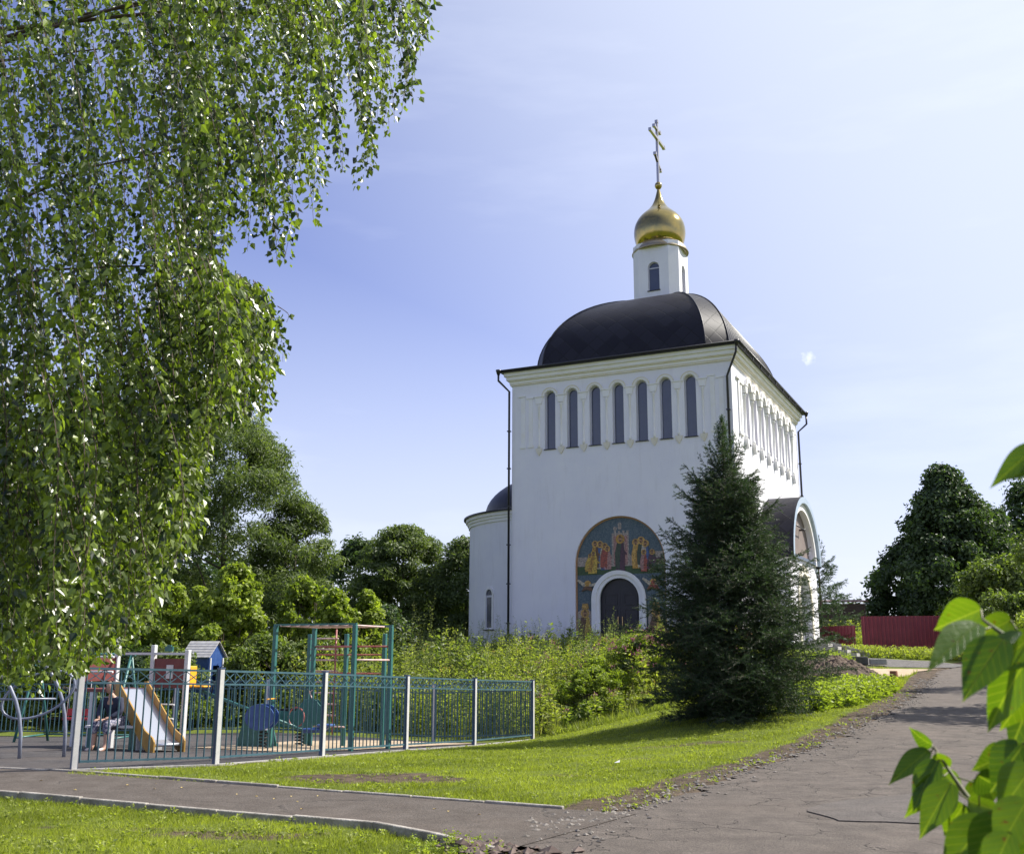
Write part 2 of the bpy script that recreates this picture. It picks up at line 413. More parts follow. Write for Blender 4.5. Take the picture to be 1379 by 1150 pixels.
ground = np_mesh('ground', np.stack([gx, gy, GZ], 1), quads, M_ground, None, bare, True, attr='bare')
tag(ground, kind='structure')

def strip(name, left, right, mats, off=.0, m=14, step=.3, jit=(0, 0)):
    """sheet between two polylines, laid on the terrain"""
    def rs(pl, n):
        pl = np.array(pl, float); d = np.r_[0, np.cumsum(np.hypot(*np.diff(pl, axis=0).T))]
        q = np.linspace(0, d[-1], n); return np.stack([np.interp(q, d, pl[:, 0]), np.interp(q, d, pl[:, 1])], 1)
    # resample by matching vertex index
    n = 0; LL = []; RR = []
    for i in range(len(left) - 1):
        k = max(2, int(math.hypot(left[i + 1][0] - left[i][0], left[i + 1][1] - left[i][1]) / step))
        for j in range(k + (1 if i == len(left) - 2 else 0)):
            t = j / k
            LL.append((left[i][0] * (1 - t) + left[i + 1][0] * t, left[i][1] * (1 - t) + left[i + 1][1] * t))
            RR.append((right[i][0] * (1 - t) + right[i + 1][0] * t, right[i][1] * (1 - t) + right[i + 1][1] * t))
    LL, RR = np.array(LL), np.array(RR)
    w = np.linspace(0, 1, m)
    if jit[0]: LL = LL + jit[0] * np.stack([wob(LL[:, 0], LL[:, 1], .22, 7), 0 * LL[:, 0]], 1)
    P = LL[:, None] * (1 - w)[None, :, None] + RR[:, None] * w[None, :, None]
    x, y = P[..., 0].ravel(), P[..., 1].ravel()
    z = H(x, y) + off
    N = len(LL); id_ = np.arange(N * m).reshape(N, m)
    q = np.stack([id_[:-1, :-1], id_[:-1, 1:], id_[1:, 1:], id_[1:, :-1]], -1).reshape(-1, 4)
    o = np_mesh(name, np.stack([x, y, z], 1), q, mats, None, None, True)
    return tag(o, kind='structure')

def asphalt(name, c1, c2, crack=1.0, cscale=1.3, warm=(.15, .118, .095)):
    m = bpy.data.materials.new(name); m.use_nodes = True
    n = m.node_tree.nodes; l = m.node_tree.links.new; b = n['Principled BSDF']
    t = n.new('ShaderNodeTexCoord')
    def noise(s, d=8, r=.6):
        z = n.new('ShaderNodeTexNoise'); z.inputs['Scale'].default_value = s; z.inputs['Detail'].default_value = d; z.inputs['Roughness'].default_value = r
        l(t.outputs['Object'], z.inputs['Vector']); return z
    big = noise(.35); fine = noise(45, 4, .8); mid = noise(3)
    r = n.new('ShaderNodeValToRGB'); r.color_ramp.elements[0].color = (*c1, 1); r.color_ramp.elements[1].color = (*c2, 1)
    r.color_ramp.elements[0].position = .3; r.color_ramp.elements[1].position = .7
    l(mid.outputs['Fac'], r.inputs[0])
    sp = n.new('ShaderNodeValToRGB'); sp.color_ramp.elements[0].color = (.55, .55, .55, 1); sp.color_ramp.elements[1].color = (1.5, 1.45, 1.4, 1)
    sp.color_ramp.elements[0].position = .35; sp.color_ramp.elements[1].position = .7; l(fine.outputs['Fac'], sp.inputs[0])
    mu = n.new('ShaderNodeMix'); mu.data_type = 'RGBA'; mu.blend_type = 'MULTIPLY'; mu.inputs['Factor'].default_value = 1
    l(r.outputs[0], mu.inputs['A']); l(sp.outputs[0], mu.inputs['B'])
    wm = n.new('ShaderNodeMapRange'); wm.inputs['From Min'].default_value = .5; wm.inputs['From Max'].default_value = .75; wm.inputs['To Max'].default_value = .5
    l(big.outputs['Fac'], wm.inputs['Value'])
    m2 = n.new('ShaderNodeMix'); m2.data_type = 'RGBA'; m2.inputs['B'].default_value = (*warm, 1)
    l(wm.outputs[0], m2.inputs['Factor']); l(mu.outputs['Result'], m2.inputs['A'])
    # cracks: warped voronoi edges
    wz = noise(2.2, 3); vm = n.new('ShaderNodeVectorMath'); vm.operation = 'MULTIPLY_ADD'; vm.inputs[1].default_value = (.6, .6, .6)
    l(wz.outputs['Color'], vm.inputs[0]); l(t.outputs['Object'], vm.inputs[2])
    vo = n.new('ShaderNodeTexVoronoi'); vo.feature = 'DISTANCE_TO_EDGE'; vo.inputs['Scale'].default_value = cscale
    l(vm.outputs[0], vo.inputs['Vector'])
    cr = n.new('ShaderNodeMapRange'); cr.inputs['From Min'].default_value = .0; cr.inputs['From Max'].default_value = .022; cr.inputs['To Min'].default_value = crack; cr.inputs['To Max'].default_value = 0
    l(vo.outputs['Distance'], cr.inputs['Value'])
    msk = n.new('ShaderNodeMapRange'); msk.inputs['From Min'].default_value = .44; msk.inputs['From Max'].default_value = .56
    mz = noise(.8, 3); l(mz.outputs['Fac'], msk.inputs['Value'])
    cm = n.new('ShaderNodeMath'); cm.operation = 'MULTIPLY'; l(cr.outputs[0], cm.inputs[0]); l(msk.outputs[0], cm.inputs[1])
    m3 = n.new('ShaderNodeMix'); m3.data_type = 'RGBA'; m3.inputs['B'].default_value = (.02, .018, .016, 1)
    l(cm.outputs[0], m3.inputs['Factor']); l(m2.outputs['Result'], m3.inputs['A'])
    l(m3.outputs['Result'], b.inputs['Base Color']); b.inputs['Roughness'].default_value = .85; b.inputs['Specular IOR Level'].default_value = .3
    bp = n.new('ShaderNodeBump'); bp.inputs['Distance'].default_value = .012; l(fine.outputs['Fac'], bp.inputs['Height'])
    bp2 = n.new('ShaderNodeBump'); bp2.inputs['Distance'].default_value = .03; bp2.invert = True; l(cm.outputs[0], bp2.inputs['Height']); l(bp.outputs[0], bp2.inputs['Normal'])
    l(bp2.outputs[0], b.inputs['Normal'])
    return m
M_road = asphalt('road_asphalt', (.074, .063, .055), (.135, .116, .101), .5, 1.5)
M_path = asphalt('path_asphalt', (.075, .062, .052), (.115, .10, .088), .35, .45)
M_floor = asphalt('playground_surface', (.045, .042, .045), (.085, .08, .08), .1, .5)
M_patch = asphalt('patch_asphalt', (.085, .076, .07), (.125, .112, .104), .2, .5)
road = strip('road', ROAD_L, ROAD_R, M_road, .0, 20, .25, (.30, 0))
path = strip('path', PATH_U, PATH_D, M_path, .006, 10, .25)
# repair patch laid in the road
pp = [(3.35, 11.2), (3.2, 11.9), (3.55, 12.5), (4.4, 13.1), (5.2, 13.2), (5.9, 12.6), (6.0, 11.6), (5.2, 11.3), (4.3, 11.0)]
pp = [(x + .05 * math.sin(i * 7), y + .05 * math.cos(i * 5)) for i, (x, y) in enumerate([(a[0] * (1 - t) + b[0] * t, a[1] * (1 - t) + b[1] * t) for a, b in zip(pp, pp[1:] + pp[:1]) for t in (0, .25, .5, .75)])]
mb = MB(); mb.prism([pp], lambda a, b, t: (a, b, h(a, b) + t), -.02, .012); tag(mb.build('road_patch', M_patch), kind='structure')
# playground floor
def drape(name, poly, m, off, step=.35):
    bm = bmesh.new(); vsx = [bm.verts.new((x, y, 0)) for x, y in poly]; bm.faces.new(vsx)
    x0, x1 = min(p[0] for p in poly), max(p[0] for p in poly); y0, y1 = min(p[1] for p in poly), max(p[1] for p in poly)
    for ax, lo, hi in (((1, 0, 0), x0, x1), ((0, 1, 0), y0, y1)):
        c = lo + step
        while c < hi:
            bmesh.ops.bisect_plane(bm, geom=bm.verts[:] + bm.edges[:] + bm.faces[:], plane_co=Vector(ax) * c, plane_no=ax); c += step
    P = np.array([v.co[:2] for v in bm.verts]); Z = H(P[:, 0], P[:, 1]) + off
    for v, z in zip(bm.verts, Z): v.co.z = z
    bmesh.ops.recalc_face_normals(bm, faces=bm.faces)
    me = bpy.data.meshes.new(name); bm.to_mesh(me); bm.free()
    for p in me.polygons: p.use_smooth = True
    o = link_mesh(name, me, m)
    if o.data.polygons[0].normal.z < 0: o.data.flip_normals()
    return tag(o, kind='structure')
drape('playground_floor', PLAY, M_floor, .0)
drape('sand_bed', [(-6.4, 22.0), (-4.2, 20.6), (-2.75, 22.6), (-1.5, 25.2), (-.6, 27.2), (-3, 27.9), (-5.2, 25.6)], M_sand, .012)
drape('sandy_verge', [(11.9, 35.0), (13.0, 37.6), (14.4, 38.9), (15.9, 41.8), (17.4, 43.6), (15.6, 43.2), (13.4, 42.4), (11.6, 40.2), (10.6, 37.6)], M_sand, .02)
drape('gravel_lot', [(14.6, 44.6), (18.5, 44.9), (20.0, 46.6), (19.6, 49.6), (16.6, 49.9), (14.7, 47.6)], mat('grey_gravel', (.07, .066, .063), (.14, .13, .125), .95, 4, .03, 25), .02)

# kerbs: separate stones end to end
def kerb(pl, wdt, top, bot, ln=1.0, group='kerb stones of the path', lab='', flip=1):
    pl = [Vector(p) for p in pl]; seg = []
    d = [0]
    for a, b in zip(pl[:-1], pl[1:]): d.append(d[-1] + (b - a).length)
    def P(s):
        s = min(max(s, 0), d[-1] - 1e-6)
        for i in range(len(pl) - 1):
            if s <= d[i + 1]: return pl[i].lerp(pl[i + 1], (s - d[i]) / (d[i + 1] - d[i]))
    s = 0; mb = MB()
    while s < d[-1] - .3:
        a, b = P(s), P(min(s + ln - .012, d[-1]))
        za, zb = h(*a), h(*b); j = random.uniform(-.008, .01); k = random.uniform(-.01, .01)
        n = Vector((-(b - a).y, (b - a).x)).normalized() * wdt * flip
        V = []
        for q, z in ((a, za), (b, zb)):
            for off in (0, 1):
                p = q + n * off
                V += [(p.x, p.y + k, z - bot + j), (p.x, p.y + k, z + top + j)]
        mb.add(V, [(0, 1, 3, 2), (4, 6, 7, 5), (0, 4, 5, 1), (2, 3, 7, 6), (0, 2, 6, 4), (1, 5, 7, 3)])
        s += ln
    o = mb.build('kerb', M_kerb, bevel=.008)
    return tag(o, kind='structure')
kerb(PATH_U[:6], .06, .03, .12, flip=1)
kerb(PATH_D, .07, .02, .25, flip=-1)

# broken asphalt chunks and loose stones at the verges
def pebbles(name, pts, smin, smax, m, kind='stuff', flat=.5, label=None, cat=None):
    base = [(1, 0, 0), (-1, 0, 0), (0, 1, 0), (0, -1, 0), (0, 0, 1), (0, 0, -1)]
    fb = [(0, 2, 4), (2, 1, 4), (1, 3, 4), (3, 0, 4), (2, 0, 5), (1, 2, 5), (3, 1, 5), (0, 3, 5)]
    V = []; F = []
    Z = H(pts[:, 0], pts[:, 1])
    B = np.array(base, float)
    for i, (x, y) in enumerate(pts):
        s = smin + (smax - smin) * rng.random() ** 3
        q = B * np.array([s * rng.uniform(.7, 1.3), s * rng.uniform(.7, 1.3), s * flat]) * rng.uniform(.7, 1.2, (6, 1))
        a = rng.uniform(0, 6.28); c, sn = math.cos(a), math.sin(a)
        q = np.stack([q[:, 0] * c - q[:, 1] * sn + x, q[:, 0] * sn + q[:, 1] * c + y, q[:, 2] + Z[i] + s * .2], 1)
        V.append(q); F.append(np.array(fb) + 6 * i)
    o = np_mesh(name, np.concatenate(V), np.concatenate(F), m)
    return tag(o, label, cat, kind=kind)
def along(pl, n, spread, off=0):
    pl = np.array(pl, float); d = np.r_[0, np.cumsum(np.hypot(*np.diff(pl, axis=0).T))]
    q = rng.uniform(0, d[-1], n); x = np.interp(q, d, pl[:, 0]); y = np.interp(q, d, pl[:, 1])
    return np.stack([x + off + rng.normal(0, spread, n), y + rng.normal(0, spread, n)], 1)
pebbles('verge_gravel', np.concatenate([along(ROAD_L[2:9], 3800, .22, -.12), along([(.3, 10.2), (1.2, 11.8)], 160, .3)]), .006, .042, M_stone, label='loose gravel and crumbs of asphalt along the road edge', cat='gravel')
pebbles('broken_asphalt', np.concatenate([along([(-.6, 9.95), (-.05, 9.6), (.5, 9.3)], 60, .1), along([(-.5, 9.7), (0, 9.3)], 40, .12)]), .03, .09, mat('asphalt_chunks', (.06, .035, .03), (.18, .14, .12), .95, 4), label='dark broken asphalt lumps at the end of the path', cat='rubble')
# ------------------------------------------------------------ the church
CW, CL = 10.65, 14.3
church = empty('church', (.006, 48.684, 1.7), -.4554, 'white rendered church with dark curved roof, golden onion dome and a painted door arch', 'church')
FRONT = lambda a, b, t: (a, t, b)              # front wall, t into the building
SIDE = lambda a, b, t: (CW - t, a, b)          # right wall
ZT = 13.0
WX = [5.38 + 1.132 * (i - 3) for i in range(7)]
WB, WS, WR = 9.48, 12.02, .27
SY = [7.3 + 1.5 * (i - 3) for i in range(7)]
MZ, MR = 4.05, 2.12
mb = MB()
mb.prism([rect(0, CW, .45, ZT)] + [arch(x, WB, WS, WR) for x in WX] + [arch(5.3, .46, MZ, MR, 40)], FRONT, 0, .45)
mb.build('wall', M_wall, church)
mb = MB()
mb.prism([rect(.45, CL - .45, .45, ZT)] + [arch(y, WB, WS, WR + .02) for y in SY], SIDE, 0, .45)
mb.build('wall', M_wall, church)
mb = MB(); mb.box((CW / 2, CL - .225, (ZT + .45) / 2), (CW, .45, ZT - .45)); mb.build('wall', M_wall, church)
mb = MB(); mb.box((.225, CL / 2, (ZT + .45) / 2), (.45, CL - .9, ZT - .45)); mb.build('wall', M_wall, church)
mb = MB()
for (x0, x1, y0, y1) in [(-.06, CW + .06, -.06, .5), (-.06, CW + .06, CL - .5, CL + .06), (-.06, .5, .5, CL - .5), (CW - .5, CW + .06, .5, CL - .5)]:
    mb.box(((x0 + x1) / 2, (y0 + y1) / 2, -.4), (x1 - x0, y1 - y0, 1.7))
mb.build('plinth', M_brick, church)
mb = MB(); mb.box((CW / 2, CL / 2, ZT - .3), (CW - .9, CL - .9, .1)); mb.build('ceiling_slab', M_conc, church)

def window(fr, cx, z0, zs, r, depth, par, small=False, front=True):
    mb = MB()
    mb.prism([arch(cx, z0 + .02, zs, r - .003)], fr, depth, depth + .03)
    o = mb.build('window', M_glass, par)
    mb = MB()
    mb.prism([arch(cx, z0 + .02, zs, r - .005), arch(cx, z0 + .06, zs, r - .04)], fr, depth - .03, depth + .005)
    if small: mb.prism([rect(cx - r + .04, cx + r - .04, zs - .04, zs + .02)], fr, depth - .03, depth + .002)
    mb.build('frame', M_frame, o)
    mb = MB(); mb.prism([rect(cx - r - .04, cx + r + .04, z0 - .03, z0 + .012)], fr, -.05, depth - .001)
    mb.build('sill', M_pipe, o)
    return o
for x in WX: window(FRONT, x, WB, WS, WR, .22, church)
for y in SY: window(SIDE, y, WB, WS, WR, .3, church)
# raised arch mouldings over each window
def archivolt(fr, cx, zs, r0, r1, pr):
    mb = MB()
    n = 20
    o = [(cx + r1 * math.cos(math.pi * i / n), zs + r1 * math.sin(math.pi * i / n)) for i in range(n + 1)]
    q = [(cx + r0 * math.cos(math.pi * i / n), zs + r0 * math.sin(math.pi * i / n)) for i in range(n + 1)][::-1]
    mb.prism([o + q], fr, -pr, .01)
    ob = mb.build('archivolt', M_trim, church)
    mb = MB()
    rr = r1 + .0
    o = [(cx + rr * math.cos(math.pi * i / n), zs + rr * math.sin(math.pi * i / n)) for i in range(n + 1)]
    q = [(cx + (rr - .05) * math.cos(math.pi * i / n), zs + (rr - .05) * math.sin(math.pi * i / n)) for i in range(n + 1)][::-1]
    mb.prism([o + q], fr, -pr - .015, -pr + .002)
    mb.build('edge_line', M_cream, ob)
for x in WX: archivolt(FRONT, x, WS, .30, .43, .06)
for y in SY: archivolt(SIDE, y, WS, .34, .60, .14)
def colonnette(fr, a, pr, r, drop=.0):
    mb = MB()
    n = 10
    def ring(z, rad): return [fr(a + rad * math.cos(math.pi * k / n), z, -rad * math.sin(math.pi * k / n) * 1.0 - .0) for k in range(n + 1)]
    prof = [(WB + .1, r * .8), (WB + .12, r * 1.35), (WB + .26, r * 1.35), (WB + .3, r), (11.55, r), (11.58, r * 1.5), (11.68, r * 1.1)]
    V = []; 
    for z, q in prof: V += ring(z, q)
    m = n + 1
    mb.add(V, [(i * m + k, i * m + k + 1, (i + 1) * m + k + 1, (i + 1) * m + k) for i in range(len(prof) - 1) for k in range(n)], 0, True)
    o = mb.build('colonnette', M_trim, church)
    mb = MB()
    mb.prism([[(a - .13, 11.7), (a - .20, 12.02), (a + .20, 12.02), (a + .13, 11.7)]], fr, -pr, .01)
    mb.prism([rect(a - .22, a + .22, 12.024, 12.08)], fr, -pr - .03, .01)
    mb.build('capital', M_trim, o)
    mb = MB()
    mb.prism([[(a - .17, WB + .09), (a + .17, WB + .09), (a + .14, WB - .06), (a + .02, WB - .26 - drop), (a - .02, WB - .26 - drop), (a - .14, WB - .06)]], fr, -pr, .01)
    mb.build('corbel', M_cream if fr is FRONT else M_trim, o)
for x in [WX[0] - .566] + [w + .566 for w in WX]: colonnette(FRONT, x, .05, .05)
for y in [SY[0] - .75] + [w + .75 for w in SY]: colonnette(SIDE, y, .17, .10, .1)
# stepped string courses and pilasters at the ends of the arcades
def blind(fr, a0, a1, pr):
    mb = MB()
    mid = (a0 + a1) / 2
    mb.prism([rect(a0, mid - .02, 12.12, 12.2)], fr, -pr, .01)
    mb.prism([rect(mid + .02, a1, 12.0, 12.08)], fr, -pr, .01)
    mb.prism([rect(mid - .26, mid - .06, 9.75, 12.1)], fr, -pr * .6, .01)
    mb.prism([rect(mid + .14, mid + .34, 9.75, 11.98)], fr, -pr * .6, .01)
    mb.prism([rect(mid - .30, mid - .02, 9.62, 9.745)], fr, -pr, .01)
    mb.prism([rect(mid + .10, mid + .38, 9.62, 9.745)], fr, -pr, .01)
    mb.build('blind_arcade', M_trim, church)
blind(FRONT, .35, 1.15, .045); blind(FRONT, CW - 1.1, CW - .3, .045)
blind(SIDE, .7, 1.8, .1); blind(SIDE, CL - 1.75, CL - .65, .1)

# cornice
def slab_ring(mb, pr, z0, z1, mi=0):
    x0, x1, y0, y1 = -pr, CW + pr, -pr, CL + pr
    mb.box(((x0 + x1) / 2, (y0 + .3) / 2, (z0 + z1) / 2), (x1 - x0, .3 - y0, z1 - z0), mi)
    mb.box(((x0 + x1) / 2, (y1 + CL - .3) / 2, (z0 + z1) / 2), (x1 - x0, y1 - CL + .3, z1 - z0), mi)
    mb.box(((x0 + .3) / 2, CL / 2, (z0 + z1) / 2), (.3 - x0, CL - .6, z1 - z0), mi)
    mb.box(((x1 + CW - .3) / 2, CL / 2, (z0 + z1) / 2), (x1 - CW + .3, CL - .6, z1 - z0), mi)
mb = MB()
slab_ring(mb, .07, 12.72, 12.80, 1); slab_ring(mb, .10, 12.80, 12.93)
slab_ring(mb, .17, 12.93, 12.98, 1); slab_ring(mb, .22, 12.98, 13.16)
slab_ring(mb, .31, 13.16, 13.34)
mb.build('cornice', [M_trim, M_cream], church)
mb = MB()
e = .46
mb.prism([[(-e, -e), (CW + e, -e), (CW + e, CL + e), (-e, CL + e)]], lambda a, b, t: (a, b, t), 13.34, 13.36)
mb.build('eave_board', M_sheet, church)
# low skirt roof
mb = MB()
O = [(-e, -e), (CW + e, -e), (CW + e, CL + e), (-e, CL + e)]
I = [(1.2, .9), (9.3, .9), (10.15, 1.9), (10.15, CL - 1.9), (9.3, CL - .9), (1.2, CL - .9), (.45, CL - 1.9), (.45, 1.9)]
V = [(x, y, 13.36) for x, y in O] + [(x, y, 13.48) for x, y in O] + [(x, y, 13.78) for x, y in I]
mb.add(V, [(0, 1, 5, 4), (1, 2, 6, 5), (2, 3, 7, 6), (3, 0, 4, 7), (4, 5, 9, 8), (5, 10, 9), (5, 6, 11, 10), (6, 12, 11), (6, 7, 13, 12), (7, 14, 13), (7, 4, 15, 14), (4, 8, 15)])
mb.build('roof_skirt', M_sheet, church, recalc=False)
# gutters
mb = MB()
mb.tube([(CW + e + .05, -e - .05, 13.40), (CW + e + .05, CL + e, 13.40)], .06, 8)
for k in range(9): mb.box((CW + e + .05, .5 + k * 1.6, 13.30), (.05, .06, .16))
mb.build('gutter', M_pipe, church)
mb = MB(); mb.tube([(-e, -e - .05, 13.42), (CW + e, -e - .05, 13.42)], .045, 8)
mb.build('gutter', M_pipe, church)
def downpipe(pts):
    mb = MB(); mb.tube(pts, .055, 8); mb.lathe([(.0, 0), (.06, 0), (.13, .2), (.13, .26), (0, .26)], (pts[0][0], pts[0][1], pts[0][2] - .08), 10)
    z = 1.5
    while z < 12: mb.box((pts[-1][0], pts[-1][1], z), (.16, .16, .05)); z += 1.8
    mb.build('downpipe', M_pipe, church)
downpipe([(-.5, -.5, 13.3), (-.5, -.5, 12.95), (-.1, -.12, 12.45), (-.1, -.12, .5)])
downpipe([(CW + .4, -.45, 13.3), (CW + .35, -.45, 12.95), (CW - .16, -.12, 12.0), (CW - .16, -.12, .5)])
downpipe([(CW + .52, CL + .35, 13.3), (CW + .52, CL + .35, 12.8), (CW + .12, CL - .1, 12.3), (CW + .12, CL - .1, .5)])

# main roof: eight-sided vault, shingled
def shingle_mat(name, scale, dark=(.011, .010, .016), light=(.020, .019, .028), rough=.5, line=.55):
    m = bpy.data.materials.new(name); m.use_nodes = True
    n = m.node_tree.nodes; l = m.node_tree.links.new; b = n['Principled BSDF']
    uv = n.new('ShaderNodeTexCoord'); mp_ = n.new('ShaderNodeMapping'); mp_.inputs['Rotation'].default_value = (0, 0, R(45)); mp_.inputs['Scale'].default_value = (scale, scale, 1)
    l(uv.outputs['UV'], mp_.inputs['Vector'])
    br = n.new('ShaderNodeTexBrick'); br.offset = 0; br.inputs['Color1'].default_value = (*dark, 1); br.inputs['Color2'].default_value = (*light, 1); br.inputs['Mortar'].default_value = (.008, .008, .012, 1)
    br.inputs['Scale'].default_value = 1; br.inputs['Mortar Size'].default_value = .035; br.inputs['Mortar Smooth'].default_value = .3; br.inputs['Brick Width'].default_value = 1; br.inputs['Row Height'].default_value = 1
    l(mp_.outputs[0], br.inputs['Vector']); l(br.outputs['Color'], b.inputs['Base Color'])
    bp = n.new('ShaderNodeBump'); bp.invert = True; bp.inputs['Distance'].default_value = .03; bp.inputs['Strength'].default_value = line; l(br.outputs['Fac'], bp.inputs['Height']); l(bp.outputs[0], b.inputs['Normal'])
    b.inputs['Roughness'].default_value = rough
    return m
M_shing = shingle_mat('roof_shingles', 1 / .6)
DC = Vector((5.3, 7.15))
NP = 22
def ring_at(t):
    s = math.cos(t) ** 1.08; z = 13.78 + 4.6 * math.sin(t)
    # corners pinch: the chamfers shrink with the plan
    return [((DC.x + (x - DC.x) * s), (DC.y + (y - DC.y) * s), z) for x, y in I]
rings = [ring_at(math.pi / 2 * k / NP * .985) for k in range(NP + 1)]
bm = bmesh.new(); uvl = bm.loops.layers.uv.new('UVMap')
for sd_ in range(8):
    a, b = sd_, (sd_ + 1) % 8
    arc = 0; vp = None
    mid0 = (Vector(rings[0][a]) + Vector(rings[0][b])) / 2
    ax = (Vector(rings[0][b]) - Vector(rings[0][a])).normalized()
    cols = []
    for k in range(NP + 1):
        p, q = Vector(rings[k][a]), Vector(rings[k][b])
        if k: arc += ((p + q) / 2 - (Vector(rings[k - 1][a]) + Vector(rings[k - 1][b])) / 2).length
        cols.append((bm.verts.new(p), bm.verts.new(q), (p - mid0).dot(ax), (q - mid0).dot(ax), arc))
    for c, d in zip(cols[:-1], cols[1:]):
        f = bm.faces.new((c[0], c[1], d[1], d[0])); f.smooth = True
        for lp, uvv in zip(f.loops, ((c[2], c[4]), (c[3], c[4]), (d[3], d[4]), (d[2], d[4]))): lp[uvl].uv = uvv
me = bpy.data.meshes.new('dome_roof'); bm.to_mesh(me); bm.free()
dome = link_mesh('dome_roof', me, M_shing, church)
# standing seams on the right slope and ridge caps on the hips
mb = MB()
for i in range(8):
    mb.tube([Vector(r[i]) * 1.0 + Vector((0, 0, .01)) for r in rings], .035, 6)
mb.build('hip_cap', M_sheet, dome)
mb = MB()
a, b = 2, 3
for j in range(1, 22):
    t = j / 22
    mb.tube([Vector(r[a]).lerp(Vector(r[b]), t) for r in rings[:15]], .022, 4)
mb.build('standing_seams', M_sheet, dome); mb = MB()
a, b = 6, 7
for j in range(1, 22):
    t = j / 22
    mb.tube([Vector(r[a]).lerp(Vector(r[b]), t) for r in rings[:15]], .022, 4)
mb.build('standing_seams', M_sheet, dome)

# belfry lantern
BX, BY = 5.33, 7.15
def octo(hx, c, grow=0):
    a = hx + grow; k = c + grow * .4
    return [(BX - a + k, BY - a), (BX + a - k, BY - a), (BX + a, BY - a + k), (BX + a, BY + a - k), (BX + a - k, BY + a), (BX - a + k, BY + a), (BX - a, BY + a - k), (BX - a, BY - a + k)]
BH, BC, BT = 1.25, .43, 21.45
OC = octo(BH, BC)
bel = None
mb = MB()
sides = []
for i in range(8):
    p, q = Vector(OC[i]), Vector(OC[(i + 1) % 8]); d = (q - p); ln = d.length; d.normalize(); nn = Vector((d.y, -d.x))
    fr = (lambda p, d, nn: (lambda a, b, t: (p.x + d.x * a - nn.x * t, p.y + d.y * a - nn.y * t, b)))(p, d, nn)
    loops = [rect(0, ln, 17.4, BT)]
    if i % 2 == 0: loops.append(arch(ln / 2, 18.72, 20.0, .31, 16)); sides.append((fr, ln))
    mb.prism(loops, fr, 0, .22)
bel = mb.build('belfry', M_wall, church)
for fr, ln in sides:
    o = window(fr, ln / 2, 18.72, 20.0, .31, .16, bel, True)
mb = MB(); OC2 = octo(BH, BC, -.2)
mb.prism([OC2], lambda a, b, t: (a, b, t), BT - .05, BT); mb.build('belfry_ceiling', M_conc, bel)
# flared metal collar and onion dome
mb = MB()
mb.lathe([(1.2, 21.2), (1.50, 21.12), (1.52, 21.17), (1.38, 21.42), (1.24, 21.60), (1.15, 21.62)], (BX, BY, 0), 40)
mb.build('belfry_collar', mat('collar_metal', (.32, .25, .15), (.42, .36, .26), .35, 3, metal=.8), church)
prof = [(1.16, 21.58), (1.28, 21.78), (1.36, 22.1), (1.38, 22.42), (1.33, 22.78), (1.2, 23.08), (1.02, 23.33), (.80, 23.54), (.59, 23.73), (.42, 23.94), (.29, 24.18), (.20, 24.42), (.13, 24.68), (.08, 24.9), (.06, 25.0)]
# smooth the profile
def smooth_prof(p, k=4):
    out = []
    for i in range(len(p) - 1):
        p0 = p[max(i - 1, 0)]; p1 = p[i]; p2 = p[i + 1]; p3 = p[min(i + 2, len(p) - 1)]
        for j in range(k):
            t = j / k
            out.append(tuple(.5 * (2 * p1[d] + (p2[d] - p0[d]) * t + (2 * p0[d] - 5 * p1[d] + 4 * p2[d] - p3[d]) * t * t + (-p0[d] + 3 * p1[d] - 3 * p2[d] + p3[d]) * t ** 3) for d in (0, 1)))
    return out + [p[-1]]
mb = MB(); mb.lathe(smooth_prof(prof), (BX, BY, 0), 48)
onion = mb.build('onion_dome', M_gold, church)
mb = MB(); mb.lathe([(.01, 24.93), (.12, 24.97), (.19, 25.08), (.20, 25.16), (.17, 25.28), (.09, 25.35), (.01, 25.36)], (BX, BY, 0), 20)
mb.build('ball', M_gold, onion)
mb = MB()
cz = BX + .02
def cbar(y0, z0, y1, z1, w=.13): mb.bar((BX, y0, z0), (BX, y1, z1), w, w, up=(1, 0, 0))
cbar(BY, 25.33, BY, 28.95); cbar(BY - 1.15, 27.95, BY + 1.15, 27.95, .14); cbar(BY - .45, 28.52, BY + .45, 28.52, .12); cbar(BY - .42, 26.85, BY + .42, 26.25, .12)
for y, z in ((BY - 1.17, 27.95), (BY + 1.17, 27.95), (BY, 28.98), (BY - .47, 28.52), (BY + .47, 28.52), (BY - .43, 26.87), (BY + .43, 26.23)):
    mb.box((BX, y, z), (.16, .17, .17))
mb.build('cross', M_silver, onion)

# apse on the left
AR, AY = 5.35, 7.15
mb = MB(); mb.lathe([(AR, .45), (AR, 6.75)], (0, AY, 0), 64, a0=math.pi / 2, a1=1.5 * math.pi)
wa = 0
ap = mb.build('apse', M_wall, church, recalc=False)
mb = MB(); mb.lathe([(AR + .06, -1.2), (AR + .06, .45), (AR - .02, .45)], (0, AY, 0), 64, a0=math.pi / 2, a1=1.5 * math.pi); mb.build('apse_plinth', M_brick, ap)
mb = MB(); mb.lathe([(AR - .01, 6.55), (AR + .07, 6.55), (AR + .07, 6.68), (AR + .13, 6.70), (AR + .13, 6.82), (AR + .22, 6.84), (AR + .22, 7.0), (AR - .2, 7.0)], (0, AY, 0), 64, smooth=False, a0=math.pi / 2, a1=1.5 * math.pi)
mb.build('apse_cornice', M_trim, ap)
mb = MB(); mb.lathe([(AR - .2, 7.0), (AR + .33, 7.0), (AR + .33, 7.08), (AR - .75, 7.32)] , (0, AY, 0), 64, smooth=False, a0=math.pi / 2, a1=1.5 * math.pi)
mb.lathe([((AR - .8) * math.cos(k / 14 * math.pi / 2), 7.3 + 2.3 * math.sin(k / 14 * math.pi / 2)) for k in range(15)], (0, AY, 0), 64, a0=math.pi / 2, a1=1.5 * math.pi)
mb.build('half_dome', M_sheet, ap)
